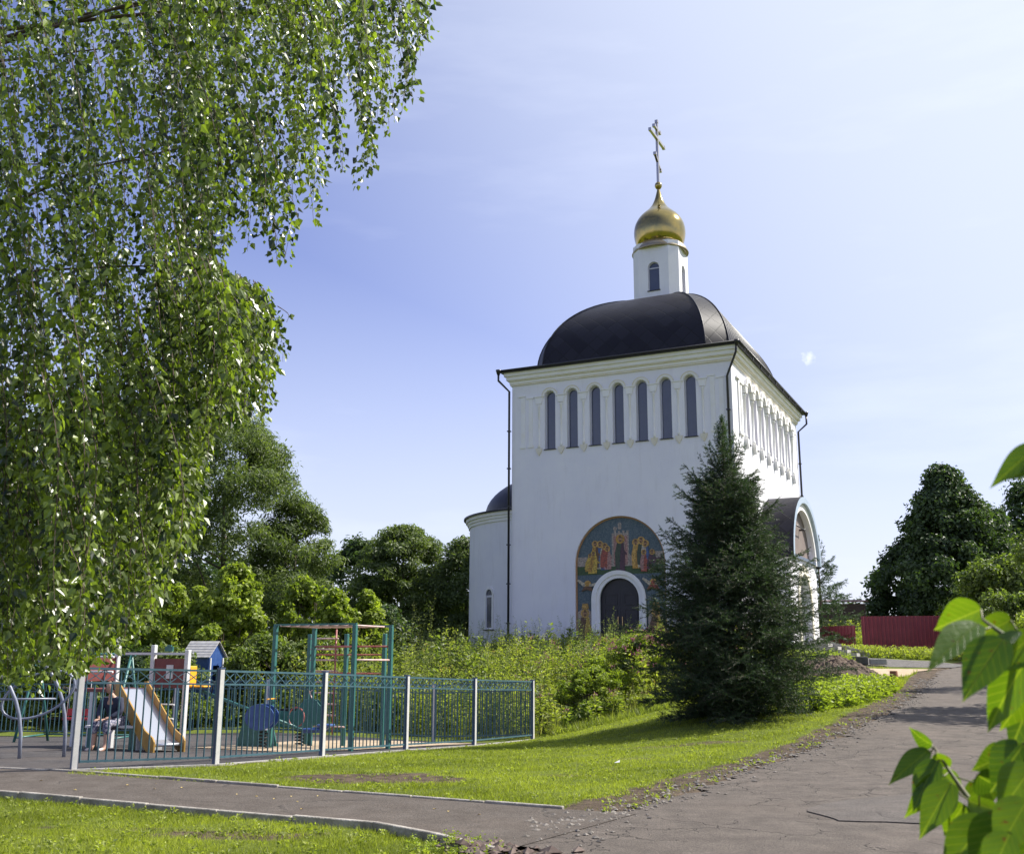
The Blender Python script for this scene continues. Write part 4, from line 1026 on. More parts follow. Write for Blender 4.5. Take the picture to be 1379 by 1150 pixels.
# --- spruce with needle-covered twigs
def spruce(name, x, y, height, rad, nb, label, cat='tree', need=.055, group=None, sparse=1.0, low=.015, nscale=1.0):
    z = h(x, y); root = empty(name, (x, y, z - .03), random.uniform(0, 6), label, cat, group)
    mb = MB(); mb.tube([(0, 0, -.1), (.02, 0, height * .4), (0, .01, height * .98)], [height * .017, height * .011, .012], 8); mb.build('trunk', M_bark, root)
    P0 = []; P1 = []  # twig segments
    for i in range(nb):
        t = low + (1 - low) * (i + random.random()) / nb
        t = min(t, .985)
        if t > .74 and random.random() < (t - .74) * 2.6: continue
        zz = height * t
        prof = float(np.interp(t, [0, .07, .17, .29, .42, .52, .67, .79, .92, 1], [.72, .84, .97, .93, .80, .62, .47, .38, .17, .03]))
        Lb = rad * prof * random.uniform(.55, 1.2) * 1.05 + .05
        a = i * 2.399 + random.uniform(-.4, .4)
        d = Vector((math.cos(a), math.sin(a), 0)); sd_ = Vector((-d.y, d.x, 0))
        el = -.12 + 1.15 * t ** 1.1 + (.25 if t > .74 else 0) + random.uniform(-.12, .12)   # lower boughs hang, upper rise
        prev = Vector((0, 0, zz)); seg = 7; step = Lb / seg
        for k in range(seg):
            e2 = el - .30 * math.sin(k / seg * 3.0) * (1 - t) + .38 * (k / seg) ** 2
            nxt = prev + (d * math.cos(e2) + Vector((0, 0, math.sin(e2)))) * step
            P0.append(prev); P1.append(nxt)
            # side twigs, both sides, shrinking to the tip, hanging slightly
            if k >= 1 or t > .8:
                kk = (k + .5) / seg
                tl = Lb * .42 * (1 - kk) ** .7 * (.6 + .4 * min(1, kk * 3)) * (1 if t < .74 else .55) + (.06 if t < .8 else .0)
                for s in (-1, 1):
                    for rep in range(3):
                        if random.random() > sparse * (1 if t < .74 else .5): continue
                        f = random.random()
                        b0 = prev.lerp(nxt, f)
                        dd = (d * random.uniform(.55, .95) + sd_ * s * random.uniform(.6, 1.1) + Vector((0, 0, random.uniform(-.45, .65)))).normalized()
                        ns = max(1, int(tl / .16)); q = b0
                        for j in range(ns):
                            q2 = q + dd * (tl / ns) + Vector((0, 0, -.012 * j)); P0.append(q); P1.append(q2)
                            if j < ns and tl > .25:
                                for s2 in (-1, 1):
                                    if random.random() < .55:
                                        d3 = (dd + (sd_ * s2 * .8 - d * .2 * s2) + Vector((0, 0, random.uniform(-.5, .6)))).normalized()
                                        P0.append(q2); P1.append(q2 + d3 * random.uniform(.07, .16))
                            q = q2
            prev = nxt
    for k in range(6): P0.append(Vector((0, .01, height * (.94 + .012 * k)))); P1.append(Vector((0, .01, height * (.952 + .012 * k))))
    A = np.array([tuple(p) for p in P0]); B = np.array([tuple(p) for p in P1])
    dv = B - A; ln = np.linalg.norm(dv, axis=1); u = unit(dv)
    cnt = np.maximum(3, (ln / .0088 * nscale)).astype(int)
    ii = np.repeat(np.arange(len(A)), cnt); n = len(ii)
    base = A[ii] + dv[ii] * rng.random(n)[:, None]
    pd_ = rdir(n); pd_ = unit(pd_ - u[ii] * (pd_ * u[ii]).sum(1)[:, None])
    nd = unit(pd_ * 1.0 + u[ii] * .9)
    l = need * rng.uniform(.7, 1.25, n)
    seg_r = np.clip(.4 + rng.normal(0, .2, len(A)), 0, 1)
    V, F, k = leaves(base, unit(np.cross(nd, rdir(n))), nd, l, l * .22, kind='tri')
    np_mesh('needles', V, F, L_spruce, root, np.repeat(np.clip(seg_r[ii] + rng.normal(0, .15, n), 0, 1), 3))
    # woody twigs as thin three-sided sticks, only the larger ones
    big = np.nonzero(ln > .1)[0]
    a0 = A[big]; b0 = B[big]; w = np.cross(u[big], [0, 0, 1]); w = unit(w + 1e-6) * .004
    v2 = np.array([0, 0, .005])
    VV = np.stack([a0 - w, a0 + w, a0 + v2, b0 - w, b0 + w, b0 + v2], 1).reshape(-1, 3)
    FF = (np.array([[0, 1, 4, 3], [1, 2, 5, 4], [2, 0, 3, 5]])[None] + 6 * np.arange(len(big))[:, None, None]).reshape(-1, 4)
    np_mesh('boughs', VV, FF, M_twig, root)
    print('spruce needles', n)
    return root
spruce('spruce_tree', 5.0, 24.2, 6.9, 2.18, 400, 'tall dark green spruce on the lawn, hiding the right corner of the church', need=.05, nscale=1.0)
spruce('spruce_tree', 17.0, 58, 6.6, 2.2, 60, 'thin sparse conifer peeking out behind the side porch', need=.12, sparse=.7, low=.1, nscale=.35)

# --- birch: hanging leafy strands
def birch():
    root = empty('birch_tree', (-5.6, 7.6, h(-5.6, 7.6)), 0, 'weeping birch whose hanging leafy twigs fill the upper left of the view', 'tree')
    O = np.array([-5.6, 7.6, h(-5.6, 7.6)])
    mb = MB(); mb.tube([(0, 0, -.1), (.1, 0, 3), (.25, .05, 6), (.4, 0, 9), (.5, 0, 11)], [.19, .15, .12, .08, .03], 12); mb.build('trunk', M_birchbark, root)
    f, cp, sp = 1405., math.cos(PITCH), math.sin(PITCH)
    def XZ(u, v, Y):     # direction angles of the crown outline as seen from the footpath
        x = (u - 689.5) / f; y = (575 - v) / f; den = cp - y * sp
        return x / den * Y, 1.6 + (sp + y * cp) / den * Y
    A_b = ([0, 40, 100, 150, 200, 230, 262, 285, 320, 355, 372], [930, 945, 925, 900, 865, 780, 745, 600, 570, 575, 500])
    B_b = ([250, 300, 325, 340, 385, 400, 425, 440, 455, 490, 500, 515, 545, 560, 582], [480, 345, 320, 345, 365, 250, 305, 210, 235, 262, 175, 188, 158, 75, 52])
    strands = []
    grp = [(random.uniform(-60, 375), random.uniform(5.4, 9.2)) for _ in range(110)]
    for i in range(1230):
        r_ = random.random(); Y = random.uniform(5.4, 9.2)
        if r_ < .76:
            u = random.uniform(-60, 285) if random.random() < .86 else random.uniform(265, 372)
            if random.random() < .75:
                gu, gY = random.choice(grp); u = gu + random.gauss(0, 4); Y = gY + random.gauss(0, .1)
            vb = np.interp(u, *A_b); vt = -120 if u < 285 else 350 + (u - 285) * .5
            v1 = vb - abs(random.gauss(0, 1)) * (90 if u > 200 else 180) * random.random() if random.random() < .45 else random.uniform(max(vt + 60, 0), vb)
            v0 = max(vt, v1 - random.uniform(180, 380))
        else:
            if random.random() < .72:
                u = random.choice([297, 318, 343, 366, 384, 402, 425, 425, 447, 458, 489, 489, 497, 517, 543, 560, 574]); uc = u; u += random.gauss(0, 3.5)
                if random.random() < .55: u = uc + random.gauss(0, 5)
            else: u = random.uniform(250, 395)
            if u > 430 and random.random() < .45: continue
            vb = np.interp(u, *B_b); vt = -120 if u < 480 else (-60 + (u - 480) * .8)
            v1 = vb - (abs(random.gauss(0, 1)) * 40 if random.random() < .3 else random.random() ** .8 * vb * .95)
            if abs(u - 440) < 150 and v1 > 130 and random.random() < .35: v1 = random.uniform(20, 130)
            v0 = max(vt, v1 - random.uniform(90, 260))
        if v1 - v0 < 25: v0 = v1 - 25
        strands.append((u, v0, v1, Y))
    for u_ in (322, 343, 366, 385, 402, 425, 447, 457, 489, 493, 517, 543, 548, 562, 576):
        for q_ in range(3): strands.append((u_ + random.gauss(0, 3), np.interp(u_, *B_b) - random.uniform(110, 300), np.interp(u_, *B_b) - q_ * random.uniform(0, 25), random.uniform(6.5, 8.2)))
    strands.append((388, 418, 442, 6.8)); strands.append((366, 500, 522, 7)); 
    pos = []; upd = []; tw = MB(); roots_ = []; tone = []
    for u, v0, v1, Y in strands:
        x0, z0 = XZ(u, v0, Y); x1, z1 = XZ(u, v1, Y)
        L_ = z0 - z1; n = max(4, int(L_ / .021)); xa = x1 + random.uniform(-.10, .02) * (1 if u > 200 else 2)
        ph, amp = random.uniform(0, 6), random.uniform(.01, .05); yw = random.uniform(-.1, .1)
        pts = []
        for k in range(8):
            t = k / 7; bow = (1 - t) ** 2
            pts.append(Vector((x1 - .22 * bow * L_ ** .5 + amp * math.sin(ph + t * 5), Y + yw * (1 - t) + amp * math.cos(ph + t * 4), z0 - L_ * t + .03)) - Vector(O))
        roots_.append(pts[0]); tn = random.gauss(0, .22) + .12 * math.sin(u * .05 + Y * 3)
        if random.random() < .55: tw.tube(pts, [.004, .0035, .003, .003, .0025, .002, .002, .0015], 3, cap=False, smooth=False)
        for k in range(n):
            t = (k + random.random()) / n; i0 = min(int(t * 7), 6); q = pts[i0].lerp(pts[i0 + 1], t * 7 - i0)
            a = random.uniform(0, 6.28); r = random.uniform(.005, .05)
            pos.append((q.x + r * math.cos(a), q.y + r * math.sin(a), q.z)); tone.append(tn); upd.append((math.cos(a) * .55, math.sin(a) * .55, -random.uniform(.3, 1.2)))
    pos = np.array(pos); upd = np.array(upd); n = len(pos)
    nr = rdir(n, .1); ln = .030 + .040 * rng.random(n) ** 1.5
    V, F, k = leaves(pos, nr, upd, ln, ln * .78, .12, 'birch')
    rn = np.clip(.46 + np.array(tone) + rng.normal(0, .24, n), 0, 1)
    np_mesh('foliage', V, F, L_birch, root, np.repeat(rn, 6))
    tw.build('twigs', M_twig, root, recalc=False)
    mb = MB()
    for tx, tz, Y in [(u, v, Y) for u, v, Y in [(60, 410, 6.6), (200, 60, 7), (330, 40, 7.5), (470, -20, 7.2), (575, 42, 7.4), (290, 360, 7.6), (120, 250, 8.3), (150, 620, 7.2), (40, 700, 6.4), (250, 200, 6.2)]]:
        x, z = XZ(tx, tz, Y); b = Vector((x, Y, z)) - Vector(O); zz = max(2.2, b.z - random.uniform(.2, 1.5))
        a = Vector((.15, 0, zz)); m_ = a.lerp(b, .55) + Vector((0, 0, .45))
        pts = [a, a.lerp(m_, .5) + Vector((0, 0, .12)), m_, m_.lerp(b, .5) + Vector((0, 0, .08)), b]
        mb.tube([p + Vector((random.gauss(0, .05), random.gauss(0, .05), random.gauss(0, .05))) * (0 < i_ < 4) for i_, p in enumerate(pts)], [.032, .02, .012, .007, .003], 7)
    mb.build('limbs', M_twig, root)
    print('birch leaves', n)
birch()

# --- tall weeds on the bank below the church
def plants(name, x, y, hmin, hmax, m, label, cat, leaf=.09, per=24, spread=.16, asp=3.0, seedh=None, stem=True, stemmat=None):
    n = len(x); z = H(x, y); hh = rng.uniform(hmin, hmax, n) if seedh is None else seedh
    lean = rng.normal(0, .12, (n, 2))
    ii = np.repeat(np.arange(n), per); t = rng.random(len(ii)) ** .75
    a = rng.uniform(0, 6.283, len(ii)); sp = spread * (1.15 - t) * rng.uniform(.1, 1, len(ii))
    P = np.stack([x[ii] + lean[ii, 0] * t * hh[ii] + sp * np.cos(a) * .5, y[ii] + lean[ii, 1] * t * hh[ii] + sp * np.sin(a) * .5, z[ii] + hh[ii] * t], 1)
    up = np.stack([np.cos(a), np.sin(a), rng.uniform(-.2, .9, len(ii))], 1)
    ln = leaf * rng.uniform(.5, 1.3, len(ii)) * (1.15 - .5 * t)
    V, F, k = leaves(P, rdir(len(ii), .8), up, ln, ln / asp)
    pc = rng.random(n)
    r = np.clip(.15 + .3 * pc[ii] + .35 * t + rng.normal(0, .12, len(ii)), 0, 1)
    o = tag(np_mesh(name, V, F, m, None, np.repeat(r, 4)), label, cat, kind='stuff')
    tops = np.stack([x + lean[:, 0] * hh, y + lean[:, 1] * hh, z + hh], 1)
    if stem:
        w = .006
        a0 = np.stack([x, y, z], 1); b0 = tops
        VV = np.stack([a0 + [-w, 0, 0], a0 + [w, 0, 0], a0 + [0, w, 0], b0 + [-.002, 0, 0], b0 + [.002, 0, 0], b0 + [0, .002, 0]], 1).reshape(-1, 3)
        FF = (np.array([[0, 1, 4, 3], [1, 2, 5, 4], [2, 0, 3, 5]])[None] + 6 * np.arange(n)[:, None, None]).reshape(-1, 4)
        np_mesh('stems', VV, FF, stemmat or M_stem, o)
    return o, tops
def scatter(poly, n, extra=None):
    px = np.array([p[0] for p in poly]); py = np.array([p[1] for p in poly]); X = []; Y = []
    while sum(map(len, X)) < n:
        x = rng.uniform(px.min(), px.max(), n); y = rng.uniform(py.min(), py.max(), n); k = inpoly(x, y, poly)
        if extra is not None: k &= extra(x, y)
        X.append(x[k]); Y.append(y[k])
    return np.concatenate(X)[:n], np.concatenate(Y)[:n]
BANK = [(1.15, 28.0), (1.9, 28.6), (2.8, 29.0), (3.7, 29.6), (4.6, 30.6), (5.5, 31.2), (8.0, 32.5), (9.6, 37.5), (9.0, 42.8), (5.4, 44.4), (1.5, 46.4), (-1.5, 47), (-6, 48), (-12, 44), (-12, 36), (-7, 32.2), (-3, 30.5), (.6, 28.8)]
x, y = scatter(BANK, 5200)
tall = .72 + .45 * wob(x, y, 1.5, 9) + .25 * wob(x, y, .6, 4) + .2 * rng.random(len(x)) + .1
tall = np.clip(tall, .4, 1.6) * 1.3
# taller shrubs towards the spruce, lower in front of the wall
tall *= np.where(y > 38, .74, 1.0) * np.where((x < 1) & (y < 40), 1.4, 1.0) * rng.uniform(.7, 1.25, len(x))
tall *= np.where((y < 31), .75, 1)
tall *= np.where((x > 1.2) & (x < 6.5) & (y < 34), .62, 1)
patch = wob(x, y, 1.25, 12) + .25 * rng.normal(size=len(x))
sA, sB, sC = patch > -.1, (patch <= -.1) & (patch > -.5), patch <= -.5
o, tops = plants('weed_bank', x[sA], y[sA], 0, 0, L_weed, 'tall yellow-green flowering weeds covering the bank below the church wall', 'weeds', .15, 34, .34, 2.4, seedh=tall[sA])
plants('broadleaf_weeds', x[sB], y[sB], 0, 0, L_olive, 'darker broad-leaved weeds in patches on the bank', 'weeds', .24, 26, .42, 1.5, seedh=tall[sB] * .85)
plants('fine_weeds', x[sC], y[sC], 0, 0, leaf_mat('fine_weed_leaves', (.09, .12, .03), (.33, .36, .13), .4, .6), 'pale fine-leaved feathery weeds in patches on the bank', 'weeds', .10, 60, .26, 4.5, seedh=tall[sC] * 1.12)
xx, yy = scatter(BANK, 16000, lambda x, y: wob(x, y, .9, 15) > .1)
pk = (rng.random(len(tops)) < .16) & (tops[:, 0] > .5 + (tops[:, 1] - 36) * .1)
def blossoms(name, T, per, size, sp, m, par):
    ii = np.repeat(np.arange(len(T)), per); n = len(ii)
    P = T[ii] + rng.normal(0, sp, (n, 3)) * [1, 1, .8]; d = rdir(n, .5)
    V, F, k = leaves(P, rdir(n), d, size * rng.uniform(.6, 1.3, n), size * .8)
    np_mesh(name, V, F, m, par, np.repeat(rng.random(n), 4))
blossoms('pink_flowers', tops[pk], 10, .05, .05, M_petal, o)
pk = rng.random(len(tops)) < .05; blossoms('yellow_flowers', tops[pk], 7, .045, .05, M_yellow, o)
pk = rng.random(len(tops)) < .012; blossoms('umbel_flowers', tops[pk] + [0, 0, .12], 30, .04, .09, M_umbel, o)
x, y = scatter([(3.6, 30.6), (5.2, 31.8), (7.4, 33), (8.6, 36.5), (7.6, 40), (4.5, 38), (3.2, 34)], 420)
o, t3 = plants('tall_herbs', x, y, 1.0, 1.75, L_weed, 'tall leafy herbs with pinkish tops on the bank beside the spruce', 'weeds', .2, 44, .4, 2.2)
blossoms('pink_flowers', t3[rng.random(len(t3)) < .4], 12, .06, .07, M_petal, o)
SG = 'loose flowering shrubs on the bank left of the spruce'
for (x_, y_, hh_, rx_, lb_) in [(2.3, 31.0, 1.45, 1.3, 'low yellow-green shrub clump just beyond the right end of the fence'), (4.0, 32.4, 2.0, 1.7, 'tallest loose yellow-green shrub clump below the church door'), (6.3, 33.6, 1.75, 1.5, 'loose shrub clump with pinkish tops touching the left side of the spruce'), (5.2, 36.0, 1.55, 1.8, 'shrub clump with pinkish tops directly in front of the church door')]:
    sh = tree('flowering_shrub', x_, y_, hh_, rx_, L_bright, lb_, 'shrub', SG, nclump=90, nleaf=15000, size=.11, asp=2.2, low=0, stems=5, shape='dome', jag=.55, clr=(.10, .2), trunk_r=.015)
    if x_ > 3:
        V, F, r, C = crown_cloud(0, 0, hh_ * .5, hh_ * 1.0, rx_ * .8, rx_ * .8, 60, 900, .055, 'dome', 1.2, clr=(.06, .1)); np_mesh('pink_blossoms', V, F, M_petal, sh, r)
# feathery spires standing above the rest
x, y = scatter(BANK, 750, lambda x, y: (y > 33))
o, t2 = plants('weed_spires', x, y, 1.2, 2.0, leaf_mat('spire_leaves', (.08, .11, .04), (.22, .26, .10), .35, .6), 'feathery pale green weed spires rising above the bank', 'weeds', .11, 34, .22, 4)
# long grass at the foot of the weeds and along fences
def blades(name, x, y, lo, hi, m, label, w=.012, lean=.35, cat='grass'):
    n = len(x); z = H(x, y) + .0
    up = np.stack([rng.normal(0, lean, n), rng.normal(0, lean, n), np.ones(n)], 1)
    a = rng.uniform(0, 6.283, n); nr = np.stack([np.cos(a), np.sin(a), np.zeros(n)], 1)
    ln = rng.uniform(lo, hi, n)
    V, F, k = leaves(np.stack([x, y, z - .01], 1), nr, up, ln, w * (.6 + .8 * rng.random(n)), kind='tri')
    r = np.clip(.5 + .28 * wob(x, y, 1.1, 4) + .14 * wob(x, y, .3, 8) + rng.normal(0, .2, n), 0, 1)
    return tag(np_mesh(name, V, F, m, None, np.repeat(r, 3)), label, cat, kind='stuff')
blades('tall_grass', xx, yy, .35, 1.05, leaf_mat('dry_grass', (.12, .13, .04), (.36, .34, .14), .4, .6), 'tall pale wild grass among the weeds of the bank', .014, .16)
x, y = scatter([(1.1, 27.7), (2.2, 28.1), (3.8, 28.6), (5.6, 30), (6.2, 31.5), (4.4, 31.2), (2.6, 30), (1.0, 29)], 7000, lambda x, y: wob(x, y, .4, 3) > -.3)
blades('long_grass', x, y, .06, .36, L_weed, 'long pale grass at the foot of the weedy bank', .016, .55)
# mown lawn between fence, path and road
LAWN = [(-6.2, 15.2), (-3.43, 14.2), (-1.12, 13.0), (.59, 12.08), (1.0, 11.7), (1.7, 12.6), (3.3, 15.8), (6.6, 21), (9.2, 25.9), (11.7, 31), (12.6, 33.5), (9.5, 33), (6, 31), (3.6, 29.4), (1.1, 28.2), (.7, 27.6), (-.7, 24.3), (-2.0, 21.9), (-3.2, 19.3), (-4.45, 17), (-6.1, 15.6)]
def lawn_ok(x, y): return rng.random(len(x)) > np.clip(bare_amount(x, y) * 1.15, 0, .97)
def dens(x, y): return rng.random(len(x)) < (12.0 / np.hypot(x, y)) ** 1.2
x, y = scatter(LAWN, 200000, lambda x, y: lawn_ok(x, y) & dens(x, y))
blades('lawn_grass', x, y, .025, .075, L_grass, 'short sunlit mown grass of the lawn beside the road', .009, .6)
NEAR = [(-7, 13.1), (-6.18, 13.15), (-3.46, 11.92), (-1.3, 10.85), (-.72, 10.2), (-.2, 9.3), (-.3, 8.2), (-6, 8.0)]
x, y = scatter(NEAR, 90000, lambda x, y: lawn_ok(x, y))
o = blades('near_grass', x, y, .03, .085, L_grass, 'grass of the small lawn in the bottom left corner', .008, .6); o.location.z = -.06
x, y = scatter(LAWN, 900, lambda x, y: dens(x, y)); plants('lawn_weeds', x, y, .02, .07, L_weed, 'small clover and plantain rosettes in the lawn by the road', 'weeds', .045, 9, .12, 1.4, stem=False)
x, y = scatter(NEAR, 420); o, _ = plants('near_weeds', x, y, .02, .08, L_weed, 'small clover and dandelion rosettes in the bottom left lawn', 'weeds', .045, 9, .12, 1.4, stem=False); o.location.z = -.05
# low leafy ground cover right of the spruce
x, y = scatter([(6.6, 24.4), (8.3, 26.0), (10.2, 29.2), (11.4, 31.9), (10.6, 32.2), (8.6, 31), (6.8, 28)], 1500)
plants('nettle_patch', x, y, .18, .5, L_bright, 'low bright green leafy plants between the spruce and the soil heap', 'ground cover', .13, 16, .3, 1.5)
x, y = scatter([(11.4, 31.5), (13.9, 37.5), (16, 42), (15.0, 43.5), (11, 40), (9.5, 35)], 9000)
k_ = ~inpoly(x, y, [(11.9, 35.0), (13.0, 37.6), (14.4, 38.9), (15.9, 41.8), (17.4, 43.6), (15.6, 43.2), (13.4, 42.4), (11.6, 40.2), (10.6, 37.6)]); x, y = x[k_], y[k_]
blades('verge_grass', x, y, .05, .2, L_grass, 'rough grass along the sandy verge near the red fence', .02)
x, y = scatter([(14.5, 52.8), (17.6, 54.4), (26, 53.2), (26, 50.5), (20.4, 50.6), (16.5, 51)], 1300)
plants('fence_weeds', x, y, .15, .6, L_weed, 'weeds growing along the foot of the red fence', 'weeds', .18, 14, .3, 2.4)
x, y = scatter([(11.2, 42.5), (14, 43.6), (14.4, 47.5), (11.6, 46.5)], 700)
plants('rubble_weeds', x, y, .2, .6, L_bright, 'low weeds in front of the concrete blocks', 'weeds', .13, 14, .3, 2)
x, y = scatter([(17, 60), (40, 60), (40, 70), (16, 70)], 1500)
plants('field_weeds', x, y, .8, 2.0, L_weed, 'tall pale weeds showing over the red fence', 'weeds', .3, 16, .4, 3)
# tufts along the kerb
x, y = scatter([(-.9, 10.0), (-.3, 10.2), (.0, 9.5), (-.4, 9.2), (-.9, 9.6)], 70)
o, _ = plants('kerb_weeds', x, y, .05, .16, L_bright, 'small clover-like weeds at the end of the kerb', 'weeds', .035, 12, .1, 1.4, stem=False); o.location.z = -.05

# --- lilac branches close to the camera on the right
def lilac():
    f, cp, sp = 1405., math.cos(PITCH), math.sin(PITCH)
    def W(u, v, Y):
        x = (u - 689.5) / f; y = (575 - v) / f; den = cp - y * sp
        return Vector((x / den * Y, Y, 1.6 + (sp + y * cp) / den * Y))
    O = Vector((1.25, 1.5, 0))
    root = empty('lilac_bush', O, 0, 'lilac bush with large heart-shaped backlit leaves close on the right', 'bush')
    prof = [(0, .0), (.04, .20), (.13, .40), (.27, .50), (.45, .46), (.63, .33), (.8, .17), (.92, .05), (1, 0)]
    V = []; F = []; RN = []; VC = []; VS = []
    def leaf(bu, bv, tu, tv, w, Y, roll, dy=.0, bright=.6, curl=.12):
        a = W(bu, bv, Y); b = W(tu, tv, Y + dy)
        ax = (b - a); ln = ax.length; ax.normalize(); view = (a - Vector((0, 0, 1.6))).normalized()
        n0 = (-view - ax * (-view).dot(ax)).normalized(); n0.rotate(Matrix.Rotation(R(roll), 3, ax)); sd_ = ax.cross(n0)
        Wd = w / f * Y
        base = len(V)
        for t, hw in prof:
            bend = -n0 * (curl * ln * t * t)
            mid = a + ax * (ln * (t if t > 0 else 0)) + bend
            back = ax * (-.06 * ln if 0 < t < .1 else 0)
            for s, k in ((-1, 1), (-.5, .6), (0, 0), (.5, .6), (1, 1)):
                p = mid + sd_ * (s * hw * Wd * 1.0) + n0 * (abs(s) * hw * Wd * .28 - .02 * Wd * math.sin(t * 22) * k) + back * abs(s) - O
                V.append(tuple(p)); VC.append(t * 7.5 - abs(s) * hw * 5); VS.append(abs(s) * hw); RN.append(min(1, max(0, bright + (.12 if s == 0 else 0) + .05 * math.sin(t * 40 + abs(s) * 8))))
        m = 5
        for i in range(len(prof) - 1):
            for j in range(4): F.append((base + i * m + j, base + i * m + j + 1, base + (i + 1) * m + j + 1, base + (i + 1) * m + j))
        return a
    J1, J2, S = (1338, 840), (1352, 850), []
    spec = [ # base, tip, width, depth, roll, dy, bright
        (1322, 818, 1255, 846, 52, 1.25, 10, .05, .8), (1318, 838, 1249, 893, 50, 1.22, 35, -.04, .7), (1362, 832, 1303, 862, 44, 1.3, -20, 0, .9), (1352, 858, 1295, 940, 66, 1.15, 30, 0, .15),
        (1374, 848, 1322, 892, 40, 1.18, 60, 0, .1), (1392, 852, 1330, 905, 52, 1.2, -25, 0, .8), (1385, 885, 1322, 984, 60, 1.2, 25, .05, .45), (1400, 900, 1350, 985, 56, 1.25, -25, .03, .85),
        (1400, 596, 1333, 651, 36, 1.1, 20, 0, .4), (1402, 630, 1352, 640, 20, 1.1, 40, 0, .3), (1397, 925, 1362, 1005, 60, 1.3, 10, 0, .2),
        (1257, 1000, 1222, 980, 30, 1.5, -50, .02, .15), (1252, 1008, 1197, 1052, 32, 1.5, 30, 0, .5), (1264, 1022, 1228, 1088, 38, 1.45, 25, 0, .25), (1266, 1040, 1222, 1104, 32, 1.45, -20, .02, .85),
        (1283, 1052, 1238, 1126, 44, 1.4, 15, 0, .7), (1262, 1012, 1284, 1036, 24, 1.45, 20, .04, .9), (1296, 1060, 1262, 1030, 30, 1.5, -20, .05, .8), (1302, 1070, 1345, 1048, 34, 1.5, 20, 0, .8), (1306, 1075, 1350, 1090, 44, 1.4, 0, 0, .85),
        (1300, 1080, 1272, 1125, 40, 1.4, 0, .02, .9), (1318, 1040, 1352, 1060, 46, 1.35, 20, 0, .1), (1360, 1010, 1312, 1035, 44, 1.35, -15, 0, .6), (1380, 1000, 1335, 1062, 56, 1.3, 10, 0, .15), (1392, 1030, 1345, 1095, 58, 1.25, 5, 0, .75),
        (1330, 1100, 1268, 1180, 58, 1.3, 10, 0, .55), (1350, 1095, 1310, 1178, 60, 1.25, -10, 0, .12), (1385, 1075, 1342, 1150, 58, 1.2, 10, 0, .8), (1400, 1100, 1372, 1175, 54, 1.2, 0, 0, .2), (1330, 1140, 1300, 1200, 50, 1.35, 0, 0, .8), (1402, 960, 1368, 1040, 60, 1.4, 20, 0, .3),
        (1340, 1050, 1318, 1092, 34, 1.5, 35, 0, .6), (1362, 1120, 1330, 1190, 50, 1.15, 25, 0, .6)]
    att = []
    for s in spec: att.append(leaf(s[0], s[1], s[2], s[3], s[4], s[5], s[6], s[7], s[8], random.uniform(.05, .2)))
    for i in range(60):   # leaves beyond, fuller towards the frame edge
        Y = random.uniform(1.4, 2.3); bu = random.triangular(1335, 1700, 1480); bv = random.uniform(860, 1330)
        if bu < 1395 and bv < 1000: continue
        a = random.uniform(1.0, 2.6); ln = random.uniform(55, 95) * 1.35 / Y
        att.append(leaf(bu, bv, bu + ln * math.cos(a), bv + ln * math.sin(a), ln * .7, Y, random.uniform(-60, 60), random.uniform(-.05, .05), random.random()))
    me = bpy.data.meshes.new('foliage'); me.from_pydata(V, [], F)
    at = me.attributes.new('rnd', 'FLOAT', 'POINT'); at.data.foreach_set('value', np.array(RN, np.float32))
    for nm_, dd_ in (('vc', VC), ('vs', VS)): q_ = me.attributes.new(nm_, 'FLOAT', 'POINT'); q_.data.foreach_set('value', np.array(dd_, np.float32))
    for p in me.polygons: p.use_smooth = True
    o = link_mesh('foliage', me, L_lilac, root)
    sb_ = o.modifiers.new('subdivision', 'SUBSURF'); sb_.levels = 1; sb_.render_levels = 1
    mb = MB()
    br = [[W(1259, 1003, 1.47), W(1285, 1042, 1.46), W(1322, 1093, 1.42), W(1370, 1160, 1.38), W(1480, 1330, 1.5)],
          [W(1325, 832, 1.24), W(1350, 850, 1.22), W(1385, 866, 1.22), W(1460, 960, 1.35), W(1560, 1300, 1.5)],
          [W(1400, 600, 1.12), W(1440, 680, 1.2), W(1500, 900, 1.35), W(1560, 1300, 1.5)]]
    for b in br: mb.tube([p - O for p in b], [.0018, .0026, .0034, .005, .008], 7)
    mb.tube([W(1480, 1330, 1.5) - O, W(1500, 1700, 1.5) - O, Vector((0, 0, 0))], [.008, .012, .016], 8); mb.tube([W(1560, 1300, 1.5) - O, W(1560, 1700, 1.5) - O, Vector((.05, 0, 0))], [.008, .012, .016], 8)
    bp_ = [p for b in br for p in b]
    fine = []
    for b in br:
        for p, q in zip(b[:-1], b[1:]): fine += [p.lerp(q, k / 6) for k in range(6)]
    for a in att:
        q = min(fine, key=lambda p: (p - a).length)
        if (q - a).length < .12: mb.tube([a - O, a.lerp(q, .5) + Vector((0, 0, -.004)) - O, q - O], .0011, 5)
    mb.build('branches', mat('lilac_twig', (.10, .12, .04), (.16, .13, .07), .6, 20), root)
lm = L_lilac.node_tree; ln_, ll = lm.nodes, lm.links.new
tcl = ln_.new('ShaderNodeTexCoord'); nzl = ln_.new('ShaderNodeTexNoise'); nzl.inputs['Scale'].default_value = 60; nzl.inputs['Detail'].default_value = 5
wvl = ln_.new('ShaderNodeTexVoronoi'); wvl.feature = 'DISTANCE_TO_EDGE'; wvl.inputs['Scale'].default_value = 85
bpl = ln_.new('ShaderNodeBump'); bpl.inputs['Distance'].default_value = .0012; bpl.inputs['Strength'].default_value = .6
ll(tcl.outputs['Object'], nzl.inputs['Vector']); ll(tcl.outputs['Object'], wvl.inputs['Vector']); ll(wvl.outputs['Distance'], bpl.inputs['Height']); ll(bpl.outputs[0], ln_['Principled BSDF'].inputs['Normal'])
